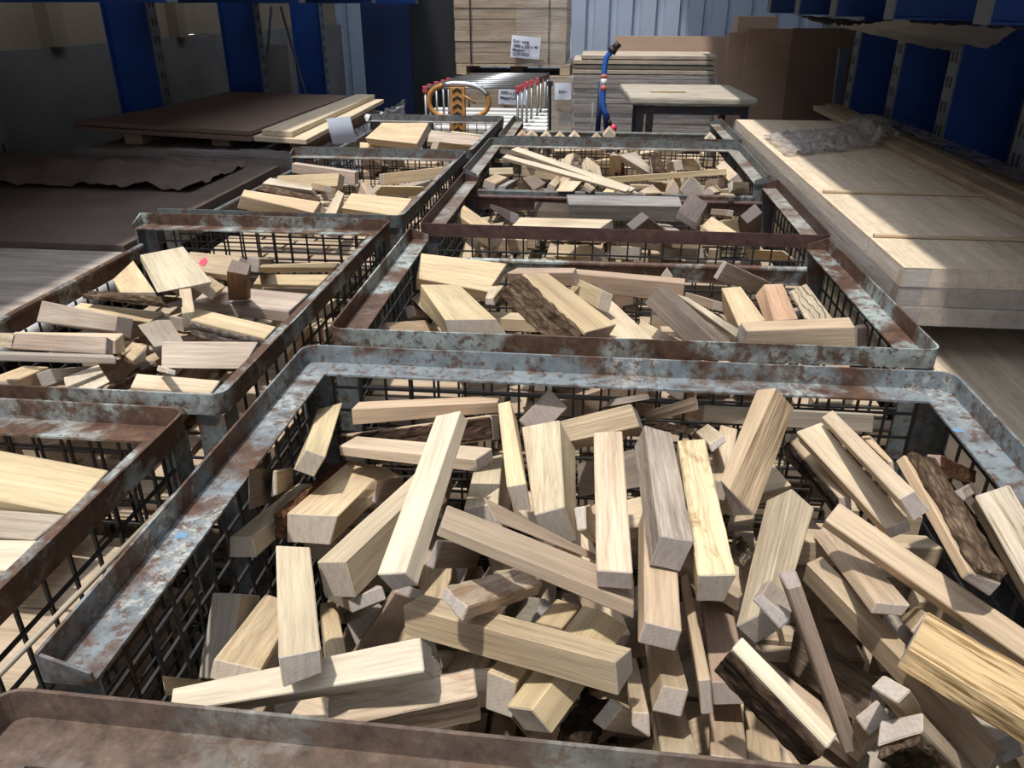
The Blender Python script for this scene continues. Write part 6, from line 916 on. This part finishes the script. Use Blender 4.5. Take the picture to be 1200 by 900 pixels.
for ch in r.children: c2 = ch.copy(); COL.objects.link(c2); c2.parent = r2
# film on the right stack
def wrinkled(name, label, cat, fn, nu, nv, mt, amp, freq, seed=0, group=None, parent=None):
    def P(u, v):
        p = Vector(fn(u, v)); s = Vector((seed, seed*2, seed*3))
        k = noise.noise(p*freq+s)+.6*noise.noise(p*freq*2.7+s)
        return p+Vector((.3*k, .3*noise.noise(p*freq+s*5), abs(k)))*amp
    q = MB(); q.sheet(None, nu, nv, P)
    o = q.make(name, M[mt], parent, smooth=True)
    if parent is not None: o['label'] = label; return o
    return tag(o, label, cat, group)
def flat(ax0, ax1, ay0, ay1, z):
    return lambda u, v: W(ax0+(ax1-ax0)*u, ay0+(ay1-ay0)*v, z)
def crumple(u, v):
    x = .80+.57*u; y = 3.55+.55*v+.35*u
    return W(x, y, .006+.05*math.sin(PI*v)*(.3+.7*u)+(.04 if x > 1.27 else 0))
wrinkled('stretch_film', 'crumpled clear film lying across the right stack', 'film', crumple, 60, 30, 'dustfilm', .03, 14, 2)
wrinkled('stretch_film', 'clear film along the rack side edge of the right stack', 'film', lambda u, v: W(1.40+.13*u, 2.0+2.6*v, .062-.01*u), 10, 60, 'dustfilm', .012, 9, 4)
wrinkled('stretch_film', 'glossy film wrapped down the aisle side of the right stack', 'film', lambda u, v: W(.766-.012*math.sin(PI*u), 1.98+2.8*v, -.005-.13*u), 8, 70, 'film_clear', .006, 16, 5, parent=low)
wrinkled('stretch_film', 'clear film over the sawn front of the right stack', 'film', lambda u, v: W(.775+.72*u, 1.972-.004*math.sin(9*u), -.004-.145*v), 40, 8, 'film_clear', .006, 20, 6, parent=low)
# plastic sheet hanging under the right arms
def hang(u, v):
    x = 1.02+.50*u; y = 3.25+1.5*v
    return W(x, y, .535-.085*math.sin(PI*v)*(.35+.65*u)-.03*u+.02*math.sin(23*v)*u)
wrinkled('plastic_sheet', 'grey ragged plastic sheet sagging below the right rack arms', 'plastic sheet', hang, 24, 60, 'tarp', .018, 13, 7)
# things behind the right columns
def leaning(name, label, cat, mt, p0, p1, h, lean, th=.018, group=None, slant=(0, 0)):
    """upright sheet from floor point p0 to p1, leaning back by lean"""
    p0, p1 = Vector(p0), Vector(p1); dx = (p1-p0).normalized(); back = Vector((-dx.y, dx.x, 0))
    if back.y < 0: back = -back
    u = (Vector((0, 0, 1))*h+back*lean)
    n_ = dx.cross(u).normalized()*th
    if n_.y < 0: n_ = -n_
    q = MB(); a, b, c, d = p0, p1, p1+u*(1+slant[1]), p0+u*(1+slant[0])
    q.hexa([a, b, b+n_, a+n_, d, c, c+n_, d+n_]); o = q.make(name, M[mt], loc=(a+b)/2, bev=.002); return tag(o, label, cat, group)
leaning('brown_sheet', 'brown board pack standing behind the right rack columns at the edge', 'panel', 'mdf_dark', W(1.93, 2.75, -.97), W(2.25, 3.1, -.97), 1.9, .12)
leaning('brown_sheet', 'dark brown sheet standing between two blue columns on the right', 'panel', 'mdf_dark', W(1.92, 4.35, -.97), W(2.35, 4.6, -.97), 1.75, .1)
leaning('grey_sheet', 'narrow grey sheet leaning beside the farthest blue column on the right', 'panel', 'rackflange', Vector((ay(984, 130, 5.75).x, 5.75, 0)), Vector((ay(996, 130, 5.75).x, 5.78, 0)), 1.3, .10)
# ------------------------------------------------------------------ left-hand board stacks
def prism(name, label, cat, mt, pts, z0, z1, c=None, group=None, bev=.003, parent=None):
    q = MB(); n = len(pts); v = [W(x, y, z0) for x, y in pts]+[W(x, y, z1) for x, y in pts]
    q.add(v, [tuple(range(n-1, -1, -1)), tuple(range(n, 2*n))]+[(i, (i+1) % n, n+(i+1) % n, n+i) for i in range(n)])
    o = q.make(name, M[mt], parent, bev=bev)
    if c: o.color = (*c, 1)
    return tag(o, label, cat, group) if label else o
dk = [(-2.93, 4.30), (-1.79, 4.03), (-1.80, 5.80), (-2.77, 5.95), (-2.78, 4.9)]
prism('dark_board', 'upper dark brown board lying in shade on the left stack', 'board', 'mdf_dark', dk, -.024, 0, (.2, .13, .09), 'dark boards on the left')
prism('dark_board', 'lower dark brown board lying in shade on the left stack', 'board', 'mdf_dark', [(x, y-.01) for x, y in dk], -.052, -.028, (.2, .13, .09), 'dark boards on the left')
for pts, z0, z1, lb in (([(-1.78, 4.04), (-1.47, 3.96), (-1.55, 5.82), (-1.78, 5.84)], -.052, -.026, 'lower pale board at the aisle edge of the left dark stack'),
                        ([(-1.74, 4.06), (-1.56, 4.01), (-1.62, 5.84), (-1.76, 5.85)], -.024, .004, 'upper narrow pale board at the aisle edge of the left dark stack')):
    o = prism('pale_board', lb, 'board', 'stave', pts, z0, z1, (.66, .54, .38), 'pale boards on the left') if 'stave' in M else prism('pale_board', lb, 'board', 'clean', pts, z0, z1, (.66, .54, .38), 'pale boards on the left')
    o.data.materials[0] = stave_mat[1]
for i, xx in enumerate((-2.6, -2.1, -1.66)):
    o = wbox('timber_bearer', M['streak'], xx, xx+.10, 4.22, 5.6, -.108, -.054); o.color = (.35, .25, .17, 1)
    tag(o, 'small bearer block between dark boards and wrapped pack on the left', 'bearer', 'bearers on the left')
pk = board_pack('wrapped_pack', 'film-wrapped pack of dark boards under the left dark boards', 'boards', 'mdf_dark', -2.76, -1.60, 4.08, 5.9, -.47, -.112, 9, .012, seed=8)
wrinkled('stretch_film', 'clear film over the front of the wrapped pack on the left', 'film', lambda u, v: W(-2.79+1.22*u, 4.035-.012*math.sin(11*v), -.10-.37*v), 60, 16, 'film_clear', .02, 8, 9, parent=pk)
tag(wbox('pallet', M['black'], -2.74, -1.65, 4.15, 5.8, -.97, -.474), 'dark pallet base below the wrapped pack on the left', 'pallet')
wrinkled('stretch_film', 'shiny crumpled film by the far left cage', 'film', lambda u, v: ay(430+45*u, 152-26*u*(.4+.6*v)-8*v, 5.05-.15*v), 24, 14, 'film_thick', .05, 11, 11)
wrinkled('stretch_film', 'film spread along the floor side of the left pack, near the paper slip', 'film', lambda u, v: W(-1.56+.12*u, 4.2+1.3*v, -.14-.2*u), 10, 40, 'film_thick', .02, 10, 12, parent=pk)
# paper slip hanging from the pale boards
q = MB(); q.sheet(None, 5, 8, lambda u, v: ay(382+28*u+8*v, 139+30*v-3*u, 3.93-.02*math.sin(3*v)))
o = q.make('paper_slip', M['slip'], smooth=True); tag(o, 'white paper slip hanging from the pale boards on the left', 'paper')
# brown wrapping and grey panel, near left
bb = prism('wrapped_board', 'dark brown board with loose wrapping, near left behind the grey panel', 'board', 'paper_brown', [(-2.78, 2.42), (-1.56, 2.40), (-1.58, 3.85), (-2.78, 3.85)], -.20, -.135)
gp = prism('grey_board', 'grey panel in shade at the left edge with a sunlit strip', 'panel', 'mdf_dark', [(-3.1, .5), (-1.50, .5), (-1.55, 2.375), (-3.1, 2.375)], -.21, -.15)
gp.data.materials[0] = M['grey']; gp.color = (.42, .36, .31, 1)
wrinkled('brown_wrapping', 'crumpled brown wrapping lying on the left board', 'wrapping', lambda u, v: W(-2.77+1.05*u, 3.2+.6*v, -.128+.10*math.sin(PI*min(1, v*1.3))*(1-u)*.9), 40, 24, 'paper_brown', .05, 6, 13)
for y0, y1, lb in ((.6, 2.3, 'rear'), (2.5, 3.8, 'front')):
    o = wbox('pallet', M['black'], -2.75, -1.65, y0, y1, -.97, -.212 if y0 < 1 else -.202); tag(o, 'dark base under the '+('grey panel' if y0 < 1 else 'brown wrapped board')+' at the left', 'pallet')
# white rolled tubes seen through the gate of the second left cage
q = MB(); q.tube([W(-1.47, .6, -.19), W(-1.47, 2.2, -.19)], .026, 16); o = q.make('white_roll', M['white'], smooth=True); tag(o, 'white roll seen through the gate mesh of the second left cage', 'roll')
# panels against the back on the left
tag(wbox('navy_sheet', M['navy'], -2.56, -2.02, 8.9, 8.96, -.97, .95), 'dark navy panel standing at the back left', 'panel')
tag(wbox('black_sheet', M['black'], -2.00, -1.36, 8.80, 8.85, -.97, .95), 'black panel standing beside the wrapped crate pack', 'panel')
for i, (px0, px1) in enumerate(((318, 310), (329, 356))):
    q = MB(); a, b = ay(px0, 8, 7.5), ay(px1, 103, 7.2); q.tube([a, b+(b-a)*.9], .012, 8)
    o = q.make('brace_rod', M['rackflange'], loc=b+(b-a)*.9); tag(o, ('thin rod standing' if i == 0 else 'slanting thin rod')+' between the blue columns on the left', 'rod')
leaning('grey_sheet', 'pale grey sheet standing between the blue columns on the left', 'panel', 'concrete', Vector((ay(313, 100, 7.9).x, 7.9, 0)), Vector((ay(338, 100, 7.9).x, 7.95, 0)), 1.20, .12)
# ------------------------------------------------------------------ far end of the aisle
YC = 7.6
a, b = ay(535, 75, YC), ay(668, 75, YC)
def pack(y, px0, px1, py0, py1, n, name, label, dep=1.0, mt='streak', col=(.50, .40, .30)):
    a, b = ay(px0, py1, y), ay(px1, py0, y)
    if py1 > 150: a.z = Z0-.97
    r = empty(name, Vector(((a.x+b.x)/2, y+dep/2, a.z)), label, 'boards'); rr = random.Random(n); h = (b.z-a.z)/n
    for k in range(n):
        q = MB(); q.box(a.x+rr.uniform(0, .008), b.x-rr.uniform(0, .008), y+rr.uniform(0, .01), y+dep, a.z+k*h+.001, a.z+(k+1)*h-.001)
        o = q.make('board_layer', M[mt], r, bev=.003); k_ = rr.uniform(.86, 1.1); o.color = (*[c*k_ for c in col], 1)
    return r, a, b
crate, a, b = pack(YC, 533, 667, -60, 74, 10, 'crate_pack', 'tall film-wrapped board pack with paper label at the back')
for px in (552, 642.5):
    p = ay(px, 74, YC-.008); p2 = ay(px, -60, YC-.008); q = MB(); q.box(p.x-.006, p.x+.006, YC-.010, YC-.004, p.z, p2.z); q.make('packing_strap', M['strap'], crate)
q = MB(); A, B = ay(535, 87, YC), ay(668, 75.5, YC)
q.box(A.x, A.x+.09, YC, YC+.9, A.z, B.z-.022); q.box(B.x-.09, B.x, YC, YC+.9, A.z, B.z-.022); q.box((A.x+B.x)/2-.06, (A.x+B.x)/2+.06, YC+.35, YC+.9, A.z, B.z-.022); q.box(A.x, B.x, YC, YC+.9, B.z-.020, B.z-.002)
o = q.make('pallet', M['wood']); o.color = (.55, .44, .3, 1); tag(o, 'wooden bearer pallet under the tall wrapped pack', 'pallet')
wrinkled('stretch_film', 'shiny film over the right side of the tall wrapped pack', 'film', lambda u, v: ay(606+64*u, 78-100*v, YC-.025), 24, 30, 'film_clear', .03, 7, 14, parent=crate)
lower, a, b = pack(YC-.05, 541, 672, 89.5, 175, 6, 'board_pack', 'lower wrapped board pack behind the tube frames')
wrinkled('stretch_film', 'shiny film at the right end of the lower pack', 'film', lambda u, v: ay(645+28*u, 158-68*v, YC-.08), 12, 20, 'film_clear', .02, 12, 15, parent=lower)
def label_sheet(corners, y, lines, name_label, parent):
    tl, tr, bl, br = [ay(px, py, y) for px, py in corners]
    q = MB(); n = 8
    def P(u, v): return (tl*(1-u)+tr*u)*(1-v)+(bl*(1-u)+br*u)*v+Vector((0, -.006*math.sin(3*u+2*v), 0))
    q.sheet(None, n, n, P); o = q.make('paper_label', M['paper'], parent, smooth=True); o['label'] = name_label
    org = parent.location
    for i, (txt, u0, v0, hgt) in enumerate(lines):
        cu = bpy.data.curves.new('printed_text', 'FONT'); cu.body = txt; cu.size = hgt*(tl-bl).length*1.25; cu.offset = .0012
        t = bpy.data.objects.new('printed_text', cu); COL.objects.link(t)
        me = bpy.data.meshes.new_from_object(t.evaluated_get(bpy.context.evaluated_depsgraph_get())); bpy.data.objects.remove(t)
        tm = bpy.data.objects.new('printed_text', me); COL.objects.link(tm); me.materials.append(M['ink'])
        ex = (tr-tl).normalized(); ey = (tl-bl).normalized(); ez = ex.cross(ey)
        tm.parent = o; p = P(u0, v0)+Vector((0, -.012, 0))-org
        tm.matrix_local = Matrix(((ex.x, ey.x, ez.x, p.x), (ex.y, ey.y, ez.y, p.y), (ex.z, ey.z, ez.z, p.z), (0, 0, 0, 1)))
    return o
label_sheet(((600, 41), (634, 44), (598, 67), (632, 70)), YC-.04, (('Eiche astig', .06, .32, .15), ('1200 x 250 x 40', .06, .52, .15), ('Massivh.', .06, .70, .15), ('13.02.2023', .06, .88, .15)), 'white printed label on the tall wrapped pack', crate)
label_sheet(((585, 98), (617, 99), (584, 122), (616, 123)), YC-.09, (('Eiche 4/4', .06, .26, .17), ('1050 x 150', .06, .50, .17), ('Massivholz', .06, .74, .17)), 'white printed label on the lower pack behind the tube frames', lower)
label_sheet(((650, 97), (669, 97), (650, 117), (669, 117)), YC-.10, (('Eiche', .25, .6, .2),), 'bluish small label at the right end of the lower pack', lower)
# nested tube frames
FR = [(498, 607, 103), (503, 612, 100.5), (511, 617.5, 97.5), (519, 623, 95.5), (525, 630, 93), (535, 634, 90.8), (541, 639, 89), (549, 642, 87)]
FL_ = ('front', 'second', 'third', 'fourth', 'fifth', 'sixth', 'seventh', 'rearmost')
for i, (x0, x1, yt) in enumerate(FR):
    yy = 5.42+.235*i
    a, b = ay(x0, yt, yy), ay(x1, yt, yy)
    root = empty('tube_frame', Vector(((a.x+b.x)/2, yy, a.z-.42)), FL_[i]+' of the nested steel tube frames behind the cages', 'frame', 'nested tube frames')
    q = MB(); q.tube([a, b], .010, 10); q.make('top_tube', M['tube'], root, smooth=True)
    for p in (a, b):
        q = MB(); q.tube([p-Vector((0, 0, .012)), p-Vector((0, 0, .42))], .009, 8); q.make('leg', M['tube'], root, smooth=True)
        q = MB(); q.box(p.x-.014, p.x+.014, p.y-.014, p.y+.014, p.z-.03, p.z+.011); q.make('corner_cap', M['cap'] if i < 5 else M['darkcap'], root, bev=.003)
# white slat pack on which the frames stand
sl = empty('slat_pack', ay(580, 200, 5.6), 'pack of white slats in film under the tube frames', 'slats')
for i, py in enumerate((131, 136, 140, 144, 148.5, 153)):
    yy = 5.47+.235*(5-i); a, b = ay(508, py+1.6, yy), ay(641, py-1.6, yy); q = MB(); q.box(a.x, b.x, a.y, a.y+.11, a.z, b.z); q.make('slat', M['white'], sl, bev=.003)
q = MB(); a, b = ay(512, 175, 5.4), ay(612, 157, 5.4); q.box(a.x, b.x, 5.4, 7.0, Z0-.97, ay(600, 103, 5.42).z-.52); q.make('base', M['black'], sl)
# post with hook right of the frames
q = MB(); a, b = ay(644.5, 99, 6.6), ay(644.5, 175, 6.6); q.tube([b, a], .011, 8); q.box(a.x-.022, a.x+.022, a.y-.02, a.y+.02, a.z-.01, a.z+.025)
tag(q.make('steel_post', M['black'], loc=b), 'short black post right of the tube frames', 'post')
# pallet jack handle
YJ = 5.02
root = empty('pallet_jack_handle', ay(538, 200, YJ), 'worn orange loop handle with chevron shaft standing behind the far left cage', 'handle')
c = ay(537.5, 119, YJ); px = .0054
pts = [c+Vector((34.5*px*math.copysign(abs(math.cos(t))**.85, math.cos(t)), 0, 19*px*math.copysign(abs(math.sin(t))**.85, math.sin(t)))) for t in [2*PI*k/40 for k in range(40)]]
q = MB(); q.tube(pts, .0155, 10, closed=True); lp = q.make('loop', M['orange'], root, smooth=True)
q = MB(); q.tube(pts[2:14], .0162, 10); q.make('bare_tube', M['tube'], lp, smooth=True)
a, b = ay(531.5, 240, YJ), ay(545, 102, YJ); q = MB(); q.box(a.x, b.x, YJ-.02, YJ+.02, Z0-.97, b.z); sh = q.make('shaft', M['orange'], root, bev=.004)
q = MB(); z = b.z-.02; xm = (a.x+b.x)/2
while z > Z0-.35:
    for s in (-1, 1):
        q.hexa([Vector((xm, YJ-.0225, z)), Vector((xm+s*.028, YJ-.0225, z-.018)), Vector((xm+s*.028, YJ-.0205, z-.018)), Vector((xm, YJ-.0205, z)),
                Vector((xm, YJ-.0225, z+.018)), Vector((xm+s*.028, YJ-.0225, z)), Vector((xm+s*.028, YJ-.0205, z)), Vector((xm, YJ-.0205, z+.018))])
    z -= .046
q.make('chevron', M['chev'], sh)
q = MB(); q.tube([ay(543, 112, YJ-.03), ay(550, 116, YJ-.03), ay(557, 121, YJ-.03)], .007, 8); q.make('trigger', M['orange'], root, smooth=True)
# blue bent handle
YH = 5.12
root = empty('trolley_handle', ay(706, 200, YH), 'blue bent trolley handle with red ball leaning up behind the far cage', 'handle')
P = [(721, 55), (715, 62), (710.5, 68), (708.5, 80), (707.5, 92), (706.8, 108), (706.2, 122), (708, 130), (712, 139)]
q = MB(); q.tube([ay(x, y, YH) for x, y in P], .017, 10); q.make('tube', M['blue'], root, smooth=True)
q = MB(); q.tube([ay(719, 57.5, YH), ay(725.5, 50.5, YH)], .021, 10); q.make('grip', M['grip'], root, smooth=True)
q = MB(); q.tube([ay(716, 61, YH), ay(720, 56.5, YH)], [.03, .024], 10); q.make('collar', M['grip'], root, smooth=True)
for (y0, y1, m) in ((87, 92, 'redtape'), (92, 100, 'white'), (100, 106, 'redtape')):
    q = MB(); q.tube([ay(707.7-.03*(y0-90), y0, YH), ay(707.7-.03*(y1-90), y1, YH)], .0185, 12); q.make('label_band', M[m], root, smooth=True)
q = MB(); q.tube([ay(712, 139, YH), ay(716, 148, YH)], .014, 8); q.make('stem', M['grip'], root, smooth=True)
q = MB(); cc = ay(718.5, 150, YH); q.tube([cc+Vector((0, 0, dz)) for dz in (-.024, -.019, -.01, 0, .01, .019, .024)], [.003, .015, .022, .0245, .022, .015, .003], 14); q.make('ball', M['ball'], root, smooth=True)
q = MB(); q.tube([ay(704.5, 95, YH+.05), ay(700, 160, YH+.05)], .016, 8); q.tube([ay(708, 122, YH+.05), ay(711, 160, YH+.05)], .014, 8); q.make('frame_tube', M['navy'], root, smooth=True)
q = MB(); q.box(*(lambda A, B: (A.x, B.x, YH-.01, YH+.0, A.z, B.z))(ay(692, 160, YH), ay(695.5, 120, YH))); q.make('flat_bar', M['tube'], root)
# stacked slabs on stickers
YS = 7.0
def slab_y(i): return 67.5+i*5.72
names = ['topmost', 'second', 'third', 'fourth', 'fifth', 'sixth', 'seventh', 'eighth', 'ninth', 'tenth', 'eleventh', 'twelfth', 'thirteenth', 'fourteenth', 'fifteenth', 'sixteenth']
rs = random.Random(6); slabs = []
for i in range(16):
    a, b = ay(681 if i == 0 else 671+rs.uniform(-1, 1.5), slab_y(i)+1.55, YS), ay((841 if i < 1 else 838)+rs.uniform(-1, 1), slab_y(i)-1.35, YS)
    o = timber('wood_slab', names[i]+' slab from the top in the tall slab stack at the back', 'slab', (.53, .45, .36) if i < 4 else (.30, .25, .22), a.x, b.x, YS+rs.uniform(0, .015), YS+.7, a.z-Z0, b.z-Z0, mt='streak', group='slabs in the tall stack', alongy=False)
    slabs.append(o)
    if i < 15:
        c = ay(756, slab_y(i+1)-1.35, YS).z+.001
        for j, px in enumerate((690, 756, 822)):
            p = ay(px, 80, YS); s = wbox('sticker', M['streak'], p.x-.02, p.x+.02, YS+.03, YS+.68, c-Z0, a.z-.001-Z0); s.color = (.3, .22, .15, 1)
            tag(s, 'short spacer stick between the slabs of the tall stack', 'stick', 'spacers in the slab stack')
zb = ay(756, slab_y(15)+1.9, YS).z
tag(wbox('pallet', M['black'], .02, 1.0, YS+.03, YS+.68, -.97, zb-Z0-.002), 'dark base under the tall slab stack', 'pallet')
wrinkled('stretch_film', 'shiny film wrapped round the lower part of the tall slab stack', 'film', lambda u, v: ay(670+170*u, 158-70*v, YS-.02), 60, 40, 'film_clear', .006, 16, 16, parent=slabs[-1])
# work table
TZ = .06
root = empty('work_table', W(.6, 5.9, -.97), 'worn thick-topped table on dark steel legs, right of the blue handle', 'table')
fl, fr, bl, br = az(738, 114, TZ), az(886, 113, TZ), az(725, 95, TZ), az(846, 94, TZ)
fl, fr = Vector((.19, 5.33, 0)), Vector((.985, 5.33, 0)); bl, br = Vector((.135, 6.25, 0)), Vector((.94, 6.25, 0))
q = MB(); q.hexa([W(p.x, p.y, TZ-.05) for p in (fl, fr, br, bl)]+[W(p.x, p.y, TZ) for p in (fl, fr, br, bl)])
o = q.make('table_top', M['grey'], root, bev=.014); o.color = (.52, .47, .39, 1)
for x0, x1 in ((.24, .285), (.30, .345), (.90, .945)):
    q = MB(); q.box(x0, x1, 5.40, 5.445, Z0-.97, Z0+TZ-.051); q.make('leg', M['dark_steel'], root)
for x0, x1 in ((.24, .285), (.87, .915)):
    q = MB(); q.box(x0, x1, 6.15, 6.195, Z0-.97, Z0+TZ-.051); q.make('leg', M['dark_steel'], root)
q = MB(); q.box(.26, .92, 5.405, 5.435, Z0-.05, Z0-.002); q.make('apron', M['dark_steel'], root)
timber('thin_stick', 'thin pale stick lying on the worn table', 'stick', (.62, .5, .36), .33, .56, 5.62, 5.645, TZ+.001, TZ+.014, alongy=False)
# boards and sheets leaning at the back right
leaning('fibreboard_sheet', 'pinkish brown sheet with pale edge leaning on the corrugated wall', 'panel', 'mdf', Vector((ay(716, 130, 8.3).x, 8.3, 0)), Vector((ay(906, 130, 8.3).x, 8.3, 0)), ay(716, 42, 8.5).z, .22, .03)
leaning('brown_sheet', 'narrow light brown panel leaning at the back, left edge of the panel row', 'panel', 'mdf', Vector((ay(845, 150, 6.75).x, 6.75, 0)), Vector((ay(872, 150, 6.75).x, 6.75, 0)), ay(850, 38, 6.9).z, .15, .018)
leaning('brown_sheet', 'middle brown panel with a sunlit band leaning at the back right', 'panel', 'mdf', Vector((ay(866, 150, 6.6).x, 6.6, 0)), Vector((ay(922, 150, 6.6).x, 6.6, 0)), ay(880, 33.5, 6.75).z, .15, .018)
leaning('brown_sheet', 'wide dark brown panel leaning at the back right under the plastic sheet', 'panel', 'mdf_dark', Vector((ay(918, 150, 6.45).x, 6.45, 0)), Vector((ay(991, 150, 6.45).x, 6.45, 0)), ay(950, 33, 6.6).z, .15, .018)
tag(wbox('cardboard_box', M['mdf'], 1.35, 1.75, 8.95, 9.3, -.97, .48), 'pale brown board showing above the panels at the back right', 'box')

# unseen roof, added to darken the racks; open skylight band above the aisle
q = MB()
for x0, x1, y0, y1 in ((-3.6, -2.35, -1.9, 11.2), (.45, 2.9, -1.9, 11.2), (-2.35, .45, -1.9, -1.35), (-2.35, .45, 10.2, 11.2)): q.box(x0, x1, y0, y1, 3.6+Z0, 3.75+Z0)
structure(q.make('ceiling_unseen', M['concrete']))

# unseen wall pieces behind the camera, added to cut side light; aisle open
q = MB()
for x0, x1 in ((-3.6, -1.75), (1.25, 2.9)): q.box(x0, x1, -2.1, -1.9, Z0-.97, 3.6+Z0)
structure(q.make('wall_front_unseen', M['concrete']))

# ------------------------------------------------------------------ light
sd = bpy.data.lights.new('sun', 'SUN'); so = bpy.data.objects.new('sun', sd); COL.objects.link(so)
sd.energy = 4.0; sd.angle = math.radians(2.0); sd.color = (1.0, .95, .87)
so.rotation_euler = Vector((.17, .26, -1)).to_track_quat('-Z', 'Y').to_euler(); so.location = (0, 0, 6)
wd = bpy.data.worlds.new('daylight'); SC.world = wd; wd.use_nodes = True
bg = wd.node_tree.nodes['Background']; bg.inputs[0].default_value = (.80, .88, 1.0, 1); bg.inputs[1].default_value = 2.0
SC.view_settings.view_transform = 'Standard'; SC.view_settings.look = 'None'; SC.view_settings.gamma = 1; SC.view_settings.use_curve_mapping = False
SC.view_settings.exposure = .1
